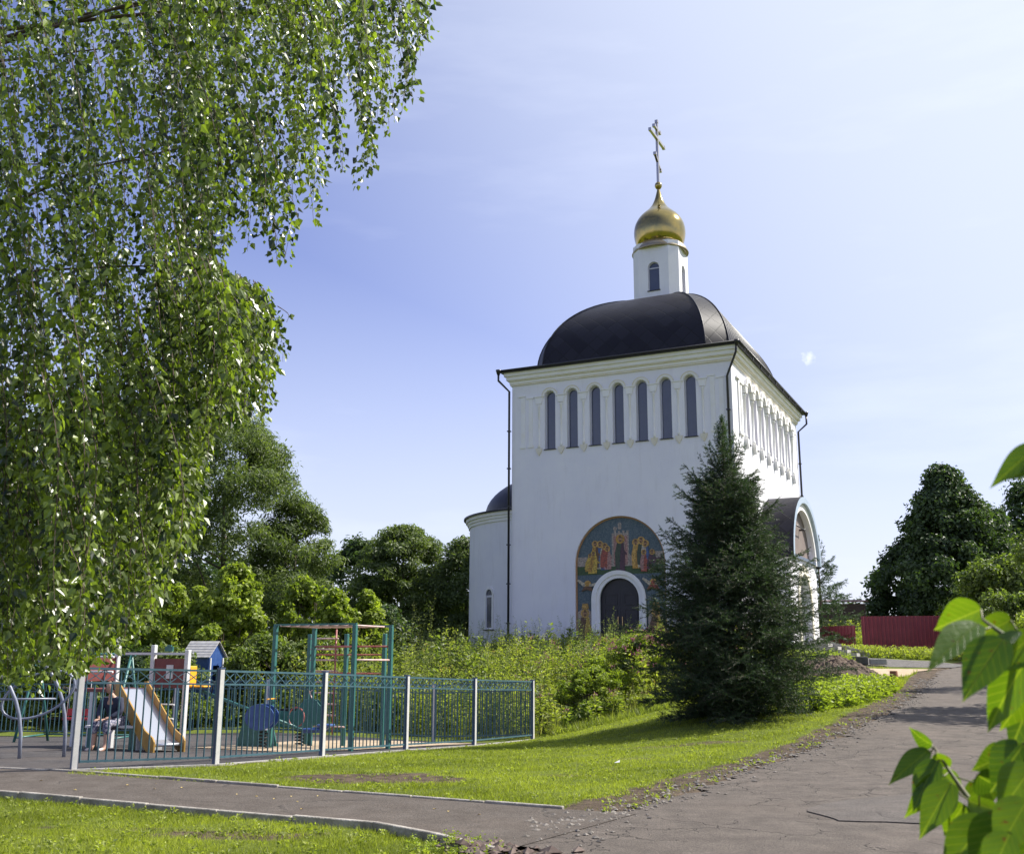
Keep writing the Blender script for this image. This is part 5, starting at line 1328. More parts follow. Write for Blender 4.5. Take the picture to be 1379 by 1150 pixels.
atl = [q for q in ln_ if q.type == 'ATTRIBUTE'][0]; rpl = [q for q in ln_ if q.type == 'VALTORGB'][0]
mdl = ln_.new('ShaderNodeMath'); mdl.operation = 'MULTIPLY_ADD'; mdl.inputs[1].default_value = .7; sbl = ln_.new('ShaderNodeMath'); sbl.operation = 'SUBTRACT'; sbl.inputs[1].default_value = .35
ll(nzl.outputs['Fac'], mdl.inputs[0]); ll(atl.outputs['Fac'], mdl.inputs[2]); ll(mdl.outputs[0], sbl.inputs[0]); ll(sbl.outputs[0], rpl.inputs[0])
spn = ln_.new('ShaderNodeTexNoise'); spn.inputs['Scale'].default_value = 130; spn.inputs['Detail'].default_value = 2; ll(tcl.outputs['Object'], spn.inputs['Vector'])
spr = ln_.new('ShaderNodeMapRange'); spr.inputs['From Min'].default_value = .68; spr.inputs['From Max'].default_value = .74; ll(spn.outputs['Fac'], spr.inputs['Value'])
spm = ln_.new('ShaderNodeMix'); spm.data_type = 'RGBA'; spm.inputs['B'].default_value = (.09, .05, .015, 1); ll(spr.outputs[0], spm.inputs['Factor']); ll(rpl.outputs[0], spm.inputs['A']); 
avc = ln_.new('ShaderNodeAttribute'); avc.attribute_name = 'vc'; avs = ln_.new('ShaderNodeAttribute'); avs.attribute_name = 'vs'
pp_ = ln_.new('ShaderNodeMath'); pp_.operation = 'PINGPONG'; pp_.inputs[1].default_value = .5; ll(avc.outputs['Fac'], pp_.inputs[0])
v1_ = ln_.new('ShaderNodeMapRange'); v1_.inputs['From Min'].default_value = .0; v1_.inputs['From Max'].default_value = .07; v1_.inputs['To Min'].default_value = .75; v1_.inputs['To Max'].default_value = 0; ll(pp_.outputs[0], v1_.inputs['Value'])
v2_ = ln_.new('ShaderNodeMapRange'); v2_.inputs['From Min'].default_value = .008; v2_.inputs['From Max'].default_value = .022; v2_.inputs['To Min'].default_value = 1; v2_.inputs['To Max'].default_value = 0; ll(avs.outputs['Fac'], v2_.inputs['Value'])
v3_ = ln_.new('ShaderNodeMath'); v3_.operation = 'MAXIMUM'; ll(v1_.outputs[0], v3_.inputs[0]); ll(v2_.outputs[0], v3_.inputs[1])
vm_ = ln_.new('ShaderNodeMix'); vm_.data_type = 'RGBA'; vm_.inputs['B'].default_value = (.17, .24, .05, 1); ll(v3_.outputs[0], vm_.inputs['Factor']); ll(spm.outputs['Result'], vm_.inputs['A'])
ll(vm_.outputs['Result'], ln_['Principled BSDF'].inputs['Base Color'])
tml = [q for q in ln_ if q.type == 'MIX' and q.blend_type == 'MULTIPLY'][0]; ll(vm_.outputs['Result'], tml.inputs['A'])
bp2_ = ln_.new('ShaderNodeBump'); bp2_.inputs['Distance'].default_value = .0015; bp2_.invert = True; ll(v3_.outputs[0], bp2_.inputs['Height']); ll(bpl.outputs[0], bp2_.inputs['Normal']); ll(bp2_.outputs[0], ln_['Principled BSDF'].inputs['Normal'])
lilac()
# ------------------------------------------------------------ playground fence
M_bluebar = mat('blue_grey_paint', (.04, .095, .13), (.065, .13, .165), .4, 8, spec=.5)
M_post = mat('pale_post_paint', (.50, .50, .50), (.62, .60, .58), .45, 8)
M_postside = mat('blue_paint_and_shade', (.06, .09, .17), None, .4)  # blue paint of caps and post ends, darkened for the ends' shade
FP = [(-6.28, 15.7), (-4.6, 17.02), (-3.35, 19.33), (-2.12, 21.94), (-.82, 24.29), (.55, 27.5)]
BP = [(.55, 27.5), (-2.05, 28.8), (-4.4, 29.8), (-6.9, 30.5), (-9.6, 30.9), (-12.4, 31.1), (-15.2, 31.1), (-18, 30.7)]
FH = 1.46
def add_post(root, O, x, y, ang):
    z = h(x, y) - O[2]; c, s_ = math.cos(ang), math.sin(ang)
    m = Matrix.Rotation(ang, 3, 'Z'); mb = MB(); mb.box((x - O[0], y - O[1], z + FH / 2 - .05), (.085, .085, FH + .1), m=m)
    mb.mi = [1, 1, 0, 0, 0, 0]  # end faces: blue paint with their shade put into the colour
    o = mb.build('post', [M_post, M_postside], root, bevel=.006)
    mb = MB(); mb.box((x - O[0], y - O[1], z + FH + .012), (.095, .095, .022), m=m); mb.build('cap', M_postside, o)
def add_panel(root, O, a, b):
    a, b = Vector(a), Vector(b); d = b - a; ln = d.length; d.normalize(); nn = Vector((-d.y, d.x))
    za, zb = h(*a) - O[2], h(*b) - O[2]
    sl = (zb - za) / ln; x0, x1 = .075, ln - .075
    P = lambda x, q, t=0: (a.x - O[0] + d.x * x + nn.x * t, a.y - O[1] + d.y * x + nn.y * t, za + sl * x + q)
    n = max(6, int(round((x1 - x0) / .125))); mb = MB()
    for i in range(n + 1):
        x = x0 + (x1 - x0) * i / n
        mb.bar(P(x, .1), P(x, FH - .235), .019, .019)
    pn_ = mb.build('fence_bars', M_bluebar, root)
    for nm, q, w in (('top_rail', FH - .03, .032), ('middle_rail', FH - .235, .026), ('bottom_rail', .12, .03)):
        mb = MB(); mb.bar(P(x0, q), P(x1, q), w, w); mb.build(nm, M_bluebar, pn_)
    k = max(4, int(round((x1 - x0) / .25))); mb = MB()
    for i in range(k + 1):
        x = x0 + (x1 - x0) * i / k
        mb.bar(P(x, FH - .235), P(x, FH - .03), .016, .016)
        if i < k:
            xx = x0 + (x1 - x0) * (i + 1) / k
            mb.bar(P(x, FH - .225, .004), P(xx, FH - .045, .004), .012, .012); mb.bar(P(x, FH - .045, -.004), P(xx, FH - .225, -.004), .012, .012)
    mb.build('cross_frieze', M_bluebar, pn_)
def fence(pts, label, skip_first=False):
    O = (pts[0][0], pts[0][1], h(*pts[0])); root = empty('playground_fence', O, 0, label, 'fence', 'playground fences')
    for i, p in enumerate(pts):
        q = pts[min(i + 1, len(pts) - 1)]; o = pts[max(i - 1, 0)]
        if i or not skip_first: add_post(root, O, p[0], p[1], math.atan2(q[1] - o[1], q[0] - o[0]))
        if i < len(pts) - 1: add_panel(root, O, p, q)
    return root, O
fr_, O_ = fence(FP, 'front blue metal playground fence with white posts beside the lawn')
mb = MB()
for a, b in zip(FP[:-1], FP[1:]):
    mb.bar((a[0] - O_[0], a[1] - O_[1], h(*a) - .03 - O_[2]), (b[0] - O_[0], b[1] - O_[1], h(*b) - .03 - O_[2]), .13, .10)
mb.build('footing', M_conc, fr_)
fence(BP, 'rear blue metal playground fence in front of the bushes', True)
z_ = h(-9.25, 18.5); g = empty('gate_post', (-9.25, 18.5, z_), .5, 'white gate post at the left frame edge, beyond the path', 'gate post')
mb = MB(); mb.box((0, 0, FH / 2 - .05), (.09, .09, FH + .1)); mb.build('post', M_post, g, bevel=.006); mb = MB(); mb.box((0, 0, FH + .012), (.1, .1, .022)); mb.build('cap', M_postside, g)

# ------------------------------------------------------------ playground equipment
M_teal = mat('teal_paint', (.03, .12, .115), (.045, .16, .145), .4, 9)
M_redbar = mat('worn_red_paint', (.30, .05, .045), (.42, .16, .13), .45, 10)
M_rung = mat('pink_worn_paint', (.50, .30, .28), (.62, .48, .45), .45, 10)
M_slideY = mat('ochre_plywood', (.34, .19, .035), (.44, .26, .06), .5, 5)
M_steel = mat('brushed_steel', (.55, .57, .62), None, .35, metal=.7)
M_panel = mat('dark_red_board', (.13, .025, .025), (.18, .045, .04), .55, 5)
M_white = mat('white_paint', (.66, .66, .66), (.55, .55, .56), .5, 8)
M_blue = mat('bright_blue_paint', (.025, .065, .22), (.045, .10, .28), .4, 8)
M_yel = mat('yellow_plastic', (.75, .36, .02), None, .4)
M_bluegrey = mat('slate_tube', (.16, .18, .25), (.22, .24, .3), .35, 8)
M_black = mat('black_rubber', (.012, .012, .013), None, .7)
ANG = -.4554
def lp(o, a, b, z=0):   # playground local frame -> world offset
    c, s = math.cos(ANG), math.sin(ANG); return (o[0] + a * c - b * s, o[1] + a * s + b * c, z)

# monkey bars: four tall posts, top ladder, side bars
g = empty('monkey_bars', (-4.95, 22.35, h(-4.0, 22)), ANG, 'teal monkey bars with worn pink rungs on four tall posts', 'climbing frame')
PL_, PW_, PH_ = 2.0, 1.35, 2.46
for a, b in ((0, 0), (PL_, 0), (0, PW_), (PL_, PW_)):
    mb = MB(); mb.box((a, b, PH_ / 2 - .1), (.085, .085, PH_ + .2)); mb.build('post', M_teal, g, bevel=.008)
for b in (0, PW_):
    mb = MB(); mb.bar((-.04, b, PH_ + .02), (PL_ + .04, b, PH_ + .02), .05, .04); mb.build('top_rail', M_teal, g)
for i in range(8):
    a = .15 + i * (PL_ - .3) / 7
    mb = MB(); mb.tube([(a, -.03, PH_), (a, PW_ + .03, PH_)], .018, 7); mb.build('rung', M_rung, g)
for z in (2.05,): 
    mb = MB(); mb.tube([(PL_, 0, z - .28), (PL_, PW_, z - .28)], .02, 7); mb.build('side_bar', M_rung, g)
    mb = MB(); mb.tube([(PL_, PW_, z), (0, PW_, z)], .02, 7); mb.build('side_bar', M_redbar, g)
# wall ladder
g = empty('wall_ladder', (-4.55, 24.1, h(-3.9, 23.8)), ANG, 'tall ladder with red stringers and pale worn rungs between teal posts', 'climbing frame')
for a in (0, 1.0, 2.0):
    mb = MB(); mb.box((a, 0, 1.15), (.085, .085, 2.5)); mb.build('post', M_teal, g, bevel=.008)
for a in (.18, .80):
    mb = MB(); mb.tube([(a, -.12, .25), (a, -.12, 2.5)], .02, 7); mb.build('stringer', M_redbar, g)
for i in range(9):
    mb = MB(); z = .42 + i * .235; mb.tube([(.12 if i else -.05, -.12, z), (.86 if i else 1.1, -.12, z)], .017, 7); mb.build('rung', M_rung, g)
for z in (1.55, 1.95):
    mb = MB(); mb.tube([(0, 0, z), (2.0, 0, z)], .018, 7); mb.build('cross_bar', M_redbar, g)

# slide tower
TZ = h(-8, 21)
g = empty('slide_tower', (-9.0, 22.35, TZ), ANG, 'play tower with pale posts, dark red boards and white rails beside the slide', 'play tower')
TW, TD = 1.05, 1.0
for k, (a, b, hh) in enumerate(((0, 0, 2.5), (TW, 0, 1.0), (0, TD, 2.3), (TW, TD, 2.0), (TW + .95, TD, 1.9), (.45, 0, 1.05))):
    mb = MB(); mb.box((a, b, hh / 2 - .1), (.10, .10, hh + .2)); mb.build('post', M_white, g, bevel=.01)
mb = MB(); mb.box((TW / 2, TD / 2, 1.08), (TW + .1, TD + .1, .06)); mb.build('platform', M_panel, g)
for a0, a1, b in ((0, TW, TD), (TW, TW + .95, TD)):
    if a0: mb = MB(); mb.box(((a0 + a1) / 2, b, 1.42), (a1 - a0 - .1, .03, .6)); mb.build('board', M_panel, g)
    mb = MB(); mb.box(((a0 + a1) / 2, b - .02, 1.82), (a1 - a0 + .05, .05, .05)); mb.build('rail', M_white, g)
mb = MB(); mb.box((TW + .5, TD - .02, 1.45), (.18, .03, .28)); mb.build('white_plate', M_white, g)
mb = MB(); mb.box((TW + .42, TD, 1.92), (.22, .03, .10)); mb.box((TW + .42, TD, 1.98), (.12, .03, .04)); mb.build('teal_crest', M_teal, g)
mb = MB(); mb.box((0, TD / 2, 1.5), (.03, TD - .1, .5)); mb.build('board', M_panel, g)
for z in (1.45, 1.75): 
    mb = MB(); mb.tube([(.05, 0, z), (TW - .1, 0, z)], .022, 7); mb.build('front_rail', M_white, g)
# ladder rungs between the lower posts
for z in (.25, .52, .8):
    mb = MB(); mb.tube([(TW + .05, TD * .7, z), (TW + .95, TD * .7, z)], .018, 6); mb.build('step_rung', M_white, g)
# the slide
sx, sy = -7.98, 21.8
g = empty('slide', (sx, sy, TZ), -.88, 'straight slide with ochre yellow sides and a shiny steel bed', 'slide')
SL = [(0, 1.12), (.12, 1.10), (1.75, .22), (2.02, .16), (2.15, .15)]
def side_shape(b0, b1):
    up = [(-.02, 1.26), (.14, 1.26), (1.72, .40), (2.12, .29), (2.22, .22)]
    dn = [(2.22, .0), (1.95, .0), (1.72, .08), (.1, .95), (-.02, 1.0)]
    mb = MB(); mb.prism([up + dn], lambda a, b, t: (a, t, b), b0, b1); return mb
side_shape(-.035, 0).build('side_board', M_slideY, g, bevel=.006); side_shape(.55, .585).build('side_board', M_slideY, g, bevel=.006)
mb = MB(); mb.add([(a, b, z) for a, z in SL for b in (.002, .548)], [(2 * i, 2 * i + 1, 2 * i + 3, 2 * i + 2) for i in range(len(SL) - 1)]); o = mb.build('bed', M_steel, g)
sm = o.modifiers.new('thickness', 'SOLIDIFY'); sm.thickness = .02
mb = MB(); mb.tube([(2.13, .01, .15), (2.13, .54, .15)], .03, 8); mb.build('end_roll', M_steel, g)
mb = MB(); mb.box((1.2, .28, .22), (.06, .5, .5)); mb.build('leg', M_white, g)

# climbing arches with a ring
g = empty('climbing_arches', (-8.6, 18.0, h(-8, 18.2)), 0, 'pair of curved slate-blue climbing tubes joined by a big ring', 'climbing frame')
for (ax, ay, bx, by) in ((-.9, .0, .45, .1), (-.05, .5, 1.0, .55)):
    mb = MB(); pts = [(ax + (bx - ax) * math.sin(k / 10 * math.pi / 2), ay + (by - ay) * k / 10, 1.75 * math.cos(k / 10 * math.pi / 2) ** .8 - .05 * (k == 10)) for k in range(11)]
    pts = [(ax - .5, ay, 2.0), (ax - .2, ay, 1.9)] + pts; mb.tube(pts, .032, 8); mb.build('arch_tube', M_bluegrey, g)
mb = MB(); mb.tube([(.55 + .56 * math.cos(k / 28 * 2 * math.pi), .35 + .1 * math.cos(k / 28 * 2 * math.pi), 1.02 + .36 * math.sin(k / 28 * 2 * math.pi) + .17 * math.cos(k / 28 * 2 * math.pi)) for k in range(29)], .022, 7, cap=False); mb.build('ring', M_bluegrey, g)
mb = MB(); mb.tube([(-.2, .1, .95), (.8, .5, .95)], .02, 6); mb.build('tie_bar', M_bluegrey, g)

# swing
g = empty('swing', (-11.3, 25.6, h(-10.5, 25.6)), -.1, 'teal A-frame swing with a red seat', 'swing')
for a in (0, 2.3):
    for s in (-1, 1):
        mb = MB(); mb.tube([(a + s * .06, s * .65, -.05), (a, 0, 2.0)], .032, 7); mb.build('leg', M_teal, g)
    mb = MB(); mb.tube([(a, -.62, .12), (a, .62, .12)], .02, 6); mb.build('foot_bar', M_teal, g)
mb = MB(); mb.tube([(-.1, 0, 2.0), (2.4, 0, 2.0)], .035, 8); mb.build('top_bar', M_teal, g)
mb = MB(); mb.tube([(0, .62, .12), (2.3, .62, .12)], .02, 6); mb.build('foot_bar', M_teal, g)
mb = MB(); mb.box((1.1, 0, .52), (.62, .26, .05)); mb.box((1.1, .12, .66), (.62, .04, .16)); st = mb.build('seat', mat('red_seat', (.38, .03, .04), None, .4), g)
for s in (-.28, .28):
    mb = MB(); mb.tube([(1.1 + s, 0, .55), (1.1 + s * .9, 0, 1.98)], .010, 5); mb.build('hanger', M_white, g)

# seesaw
g = empty('seesaw', (-5.35, 22.9, h(-5.3, 23)), -.25, 'seesaw tilted down to its blue seat, yellow seat raised', 'seesaw')
mb = MB(); mb.tube([(-1.35, 0, 1.12), (1.15, 0, .33)], .035, 8); mb.build('beam', M_teal, g)
mb = MB(); mb.box((-1.42, 0, 1.22), (.36, .28, .04)); mb.box((-1.62, 0, 1.42), (.05, .28, .46)); mb.build('yellow_seat', M_yel, g, bevel=.015)
mb = MB(); mb.box((1.28, 0, .38), (.42, .28, .05)); mb.box((1.56, 0, .47), (.30, .28, .05)); mb.prism([[(1.05, .3), (1.5, .32), (1.7, .48), (1.45, .44), (1.1, .4)]], lambda a, b, t: (a, t, b), -.05, .05); mb.build('blue_seat', M_blue, g, bevel=.015)
mb = MB(); mb.tube([(.88 + .18 * math.cos(k / 14 * 2 * math.pi), .0, .62 + .20 * math.sin(k / 14 * 2 * math.pi)) for k in range(15)], .014, 6, cap=False); mb.build('handle', M_redbar, g)
mb = MB(); mb.tube([(-1.05, -.15, 1.08), (-1.0, -.15, 1.33), (-1.0, .15, 1.33), (-1.05, .15, 1.08)], .014, 6); mb.build('handle', M_black, g)
mb = MB(); mb.prism([[(-.42, -.05), (.42, -.05), (.24, .6), (0, .78), (-.24, .6)]], lambda a, b, t: (a, t, b), -.16, -.12); mb.prism([[(-.42, -.05), (.42, -.05), (.24, .6), (0, .78), (-.24, .6)]], lambda a, b, t: (a, t, b), .12, .16); mb.tube([(0, -.18, .72), (0, .18, .72)], .03, 8); mb.build('pivot_stand', M_teal, g)
# spring rider
g = empty('spring_rider', (-5.05, 22.1, h(-5, 22.1)), -.2, 'blue spring rider with round side panels by the sand', 'spring rider')
mb = MB(); mb.tube([(.09 * math.cos(k * .8), .09 * math.sin(k * .8), .02 + k * .0085) for k in range(40)], .014, 5); mb.build('spring', M_black, g)
for s in (-.12, .12):
    pr = [(.34 * math.cos(a) * (1 if math.cos(a) > 0 else .9) - .05, .62 + .26 * math.sin(a)) for a in [k / 20 * 2 * math.pi for k in range(20)]]
    mb = MB(); mb.prism([pr], lambda a, b, t: (a, t, b), s - .015, s + .015); mb.build('side_panel', M_blue, g, bevel=.005)
mb = MB(); mb.box((-.08, 0, .72), (.34, .21, .04)); mb.build('seat', M_black, g)
mb = MB(); mb.tube([(.15, -.22, .98), (.15, .22, .98)], .014, 6); mb.build('handlebar', M_yel, g)
mb = MB(); mb.box((0, 0, .38), (.2, .2, .03)); mb.build('base_plate', M_bluegrey, g)
# second dark rider (motor-scooter shape)
g = empty('spring_rider', (-4.55, 23.4, h(-4.5, 23.4)), -.1, 'dark teal spring rider with an upright handlebar, behind the seesaw beam', 'spring rider')
mb = MB(); mb.tube([(.09 * math.cos(k * .8), .09 * math.sin(k * .8), .02 + k * .0085) for k in range(40)], .014, 5); mb.build('spring', M_black, g)
for s in (-.1, .1):
    mb = MB(); mb.prism([[(-.55, .42), (.1, .36), (.5, .5), (.55, .75), (.35, .98), (.1, .98), (-.1, .72), (-.5, .74)]], lambda a, b, t: (a, t, b), s - .015, s + .015); mb.build('side_panel', M_teal, g, bevel=.005)
mb = MB(); mb.box((-.25, 0, .76), (.36, .19, .04)); mb.build('seat', M_black, g)
mb = MB(); mb.tube([(.2, -.2, 1.2), (.18, 0, 1.12), (.2, .2, 1.2)], .013, 6); mb.tube([(.18, 0, 1.12), (.28, 0, .9)], .013, 6); mb.build('handlebar', M_rung, g)

# playhouse roof behind the back fence
px_, py_ = -9.65, 33.6
g = empty('playhouse', (px_, py_, h(px_, py_) + .5), -.35, 'small playhouse with pale weathered pitched roof and blue gable among the bushes', 'playhouse')
mb = MB(); mb.prism([[(-.5, 0), (.5, 0), (.5, 2.1), (0, 2.62), (-.5, 2.1)]], lambda a, b, t: (t, a, b), -.62, -.58); mb.build('gable', M_blue, g)
mb = MB(); mb.prism([[(-.5, 0), (.5, 0), (.5, 2.1), (0, 2.62), (-.5, 2.1)], [(-.22, .9), (.22, .9), (.22, 1.7), (-.22, 1.7)]], lambda a, b, t: (t, a, b), .58, .62); mb.build('gable', M_blue, g)
for s in (-1, 1):
    mb = MB(); mb.box((0, s * .5, 1.05), (1.16, .03, 2.1)); mb.build('wall', M_blue, g)
    mb = MB()
    for i in range(6):
        t0, t1 = i / 6, (i + 1) / 6
        y0, y1 = s * (.62 - .62 * t0), s * (.62 - .62 * t1); z0, z1 = 2.02 + .66 * t0, 2.02 + .66 * t1
        mb.add([(-.72, y0, z0 + .015), (.72, y0, z0 + .015), (.72, y1, z1), (-.72, y1, z1), (-.72, y0, z0 - .01), (.72, y0, z0 - .01), (.72, y1, z1 - .02), (-.72, y1, z1 - .02)], [(0, 1, 2, 3), (4, 5, 6, 7), (0, 1, 5, 4), (2, 3, 7, 6), (1, 2, 6, 5), (0, 3, 7, 4)])
    mb.build('roof_slope', mat('weathered_boards', (.42, .40, .37), (.58, .56, .53), .8, 6), g)
for a in (-.62, .62):
    mb = MB()
    for y_ in (-.42, .42): mb.bar((a, y_, -1.1), (a, y_, 2.0), .07, .07)
    mb.build('corner_post', M_white, g)
g.scale = (.76, .76, .76)

# bench behind the fence with the seated person
bx, by = -7.72, 20.95
bz = h(bx, by)
g = empty('bench', (bx, by + .12, bz), -.1, 'simple low bench under the slide tower with a person on it', 'bench')
mb = MB(); mb.box((0, 0, .43), (1.0, .34, .04)); mb.build('seat', M_white, g)
for a in (-.42, .42):
    mb = MB(); mb.box((a, 0, .2), (.05, .3, .42)); mb.build('leg', M_teal, g)
M_skin = mat('skin', (.42, .25, .18), None, .55)
M_navy = mat('navy_cloth', (.015, .02, .045), (.025, .03, .06), .85, 20)
M_print = mat('patterned_cloth', (.05, .06, .12), (.30, .28, .32), .85, 26, lo=.47, hi=.53)
def skin_obj(name, verts, edges, radii, m, parent, sub=2, root_i=0):
    me = bpy.data.meshes.new(name); me.from_pydata([tuple(v) for v in verts], edges, [])
    me.materials.append(m); o = bpy.data.objects.new(name, me); COL.objects.link(o)
    if parent: o.parent = parent
    sk = o.modifiers.new('skin', 'SKIN'); sk.use_smooth_shade = True
    if not me.skin_vertices: pass
    for i, r in enumerate(radii):
        me.skin_vertices[0].data[i].radius = (r, r) if not isinstance(r, tuple) else r
        me.skin_vertices[0].data[i].use_root = (i == root_i)
    ss = o.modifiers.new('subsurf', 'SUBSURF'); ss.levels = sub; ss.render_levels = sub
    return o
def ensure_skin():
    me = bpy.data.meshes.new('t'); me.from_pydata([(0, 0, 0), (0, 0, 1)], [(0, 1)], [])
    o = bpy.data.objects.new('t', me); COL.objects.link(o); o.modifiers.new('s', 'SKIN'); n = len(me.skin_vertices)
    bpy.data.objects.remove(o); bpy.data.meshes.remove(me); return n
def person():
    root = empty('person', (bx, by, bz), -.25, 'person in dark navy clothes and a patterned skirt sitting hunched behind the fence bars', 'person')
    def skin_body():
        V = [(0, .1, .50), (0, .09, .62), (0, .03, .78), (0, -.03, .92), (0, -.06, 1.00), (0, -.10, 1.07),            # pelvis..neck, head base
             (-.10, .06, .50), (-.12, -.32, .50), (-.12, -.36, .12), (-.12, -.42, .045), (-.12, -.52, .03),
             (.10, .06, .50), (.13, -.32, .50), (.14, -.34, .12), (.14, -.40, .045), (.14, -.50, .03),
             (-.17, -.03, .93), (-.24, -.08, .72), (-.10, -.26, .60), (-.06, -.31, .585),
             (.17, -.03, .93), (.24, -.08, .72), (.10, -.26, .60), (.05, -.31, .59)]
        E_ = [(0, 1), (1, 2), (2, 3), (3, 4), (4, 5), (0, 6), (6, 7), (7, 8), (8, 9), (9, 10), (0, 11), (11, 12), (12, 13), (13, 14), (14, 15), (3, 16), (16, 17), (17, 18), (18, 19), (3, 20), (20, 21), (21, 22), (22, 23)]
        Rr = [(.15, .12), (.13, .10), (.14, .10), (.13, .09), .055, .05, .085, .065, .042, .04, .028, .085, .065, .042, .04, .028, .055, .045, .032, .026, .055, .045, .032, .026]
        return skin_obj('body', V, E_, Rr, M_skin, root)
    b = skin_body()
    # head with face and hair
    mb = MB(); n = 14
    prof = [(.001, -.115), (.045, -.108), (.066, -.08), (.076, -.04), (.080, 0), (.082, .04), (.075, .08), (.052, .108), (.001, .12)]
    hc = Vector((0, -.13, 1.17))
    V = []
    for r, z in prof:
        for k in range(n):
            a = 2 * math.pi * k / n; x = r * math.cos(a) * .92; y = r * math.sin(a) * 1.1
            if y < 0 and abs(x) < .02 and -.03 < z < .02: y -= .018
            V.append(hc + Vector((x, y, z)))
    mb.add(V, [(i * n + k, i * n + (k + 1) % n, (i + 1) * n + (k + 1) % n, (i + 1) * n + k) for i in range(len(prof) - 1) for k in range(n)], 0, True)
    for s in (-1, 1): mb.box(hc + Vector((s * .077, 0, 0)), (.014, .03, .05))
    hd = mb.build('head', M_skin, root)
    mb = MB(); 
    for s in (-1, 1): mb.lathe([(.001, -.009), (.008, -.005), (.009, 0), (.008, .005), (.001, .009)], hc + Vector((s * .03, -.083, .015)), 8)
    mb.build('eyes', M_black, hd)
    mb = MB(); mb.box(hc + Vector((0, -.083, -.055)), (.04, .012, .008)); mb.build('mouth', mat('lips', (.35, .12, .10), None, .5), hd)
    mb = MB()
    V = []
    for r, z in [(.092, -.05), (.096, .0), (.096, .05), (.088, .09), (.062, .122), (.001, .136)]:
        for k in range(n + 1):
            a = -.35 + (math.pi + .7) * k / n; zz = z; V.append(hc + Vector((r * math.cos(a) * .95, r * math.sin(a) * 1.1, zz)))
    mb.add(V, [(i * (n + 1) + k, i * (n + 1) + k + 1, (i + 1) * (n + 1) + k + 1, (i + 1) * (n + 1) + k) for i in range(5) for k in range(n)], 0, True)
    hr = mb.build('hair', mat('dark_hair', (.02, .013, .01), None, .6), hd); q = hr.modifiers.new('thickness', 'SOLIDIFY'); q.thickness = .012
    # hands: palm with five short curled fingers, resting on the lap
    for s in (-1, 1):
        V = [(0, 0, 0), (0, -.035, .004), (0, -.07, .002)]; E_ = [(0, 1), (1, 2)]; Rr = [(.022, .014), (.032, .014), (.033, .012)]
        for j, (dx, l_) in enumerate(((-.026, .062), (-.009, .075), (.009, .070), (.025, .054))):
            i0 = len(V); V += [(dx, -.085, 0), (dx * 1.1, -.085 - l_ * .5, -.006), (dx * 1.1, -.085 - l_ * .85, -.030)]; E_ += [(2, i0), (i0, i0 + 1), (i0 + 1, i0 + 2)]; Rr += [.009, .008, .007]
        i0 = len(V); V += [(-s * .04, -.035, -.004), (-s * .055, -.062, -.012)]; E_ += [(1, i0), (i0, i0 + 1)]; Rr += [.010, .008]
        V = [Vector(v) + Vector((s * .055, -.30, .585)) for v in V]
        skin_obj('hand', V, E_, Rr, M_skin, root, 1)
    # clothes
    V = [(0, .1, .50), (0, .09, .62), (0, .03, .78), (0, -.03, .92), (0, -.055, .98), (-.17, -.03, .93), (-.24, -.08, .72), (-.12, -.24, .61), (.17, -.03, .93), (.24, -.08, .72), (.12, -.24, .61)]
    skin_obj('jacket', V, [(0, 1), (1, 2), (2, 3), (3, 4), (3, 5), (5, 6), (6, 7), (3, 8), (8, 9), (9, 10)], [(.18, .15), (.16, .13), (.17, .13), (.155, .11), .065, .075, .062, .045, .075, .062, .045], M_navy, root)
    V = [(0, .1, .49), (-.11, .05, .50), (-.13, -.33, .505), (-.13, -.36, .30), (.11, .05, .50), (.13, -.33, .505), (.14, -.35, .30)]
    skin_obj('skirt', V, [(0, 1), (1, 2), (2, 3), (0, 4), (4, 5), (5, 6)], [(.17, .13), .10, .088, .07, .10, .088, .07], M_print, root)
    for s in (-1, 1):
        mb = MB(); x = .13 * s
        prof2 = [(x - .042, -.36, .09), (x + .042, -.36, .09)]
        skin_obj('shoe', [(x, -.37, .05), (x, -.45, .045), (x, -.55, .035)], [(0, 1), (1, 2)], [(.045, .04), (.045, .035), (.038, .028)], mat('pale_shoe', (.5, .42, .4), None, .6), root, 2)
person()

# ------------------------------------------------------------ right-hand side: fence, shed, steps, heap, stump, pole
M_profile = mat('dark_red_profile_sheet', (.16, .018, .035), (.20, .028, .045), .42, 2)
def profile_fence(a, b, hh, sag, label, part_label=None):
    a, b = Vector(a), Vector(b); d = b - a; ln = d.length; ang = math.atan2(d.y, d.x)
    r = empty('sheet_fence', (a.x, a.y, h(*a)), ang, label, 'fence', 'dark red sheet fence')
    sl = (h(*b) - h(*a)) / ln; mb = MB(); pts = []; x = 0
    while x < ln:
        for dx, dy in ((0, 0), (.11, 0), (.135, -.035), (.175, -.035)): pts.append((min(x + dx, ln), dy))
        x += .20
    n = len(pts)
    mb.add([(p[0], p[1], sl * p[0] + .03) for p in pts] + [(p[0], p[1], sl * p[0] * .6 + hh + sag * p[0] / ln) for p in pts], [(i, i + 1, n + i + 1, n + i) for i in range(n - 1)])
    o = mb.build('sheet', M_profile, r, recalc=False); q = o.modifiers.new('thickness', 'SOLIDIFY'); q.thickness = .004
    k = max(2, int(ln / 2.5))
    for i in range(k + 1):
        mb = MB(); xx = .1 + (ln - .2) * i / k; mb.box((xx, .06, sl * xx + hh / 2), (.08, .08, hh - .05)); mb.build('post', M_profile, r)
    mb = MB(); mb.bar((0, .03, .4), (ln, .03, .4 + sl * ln), .04, .06); mb.bar((0, .03, hh - .35), (ln, .03, hh - .35 + sl * ln * .6), .04, .06); mb.build('rails', M_profile, r)
    return r
profile_fence((18.15, 55.0), (27.5, 53.6), 2.05, .05, 'taller dark red corrugated sheet fence running to the right')
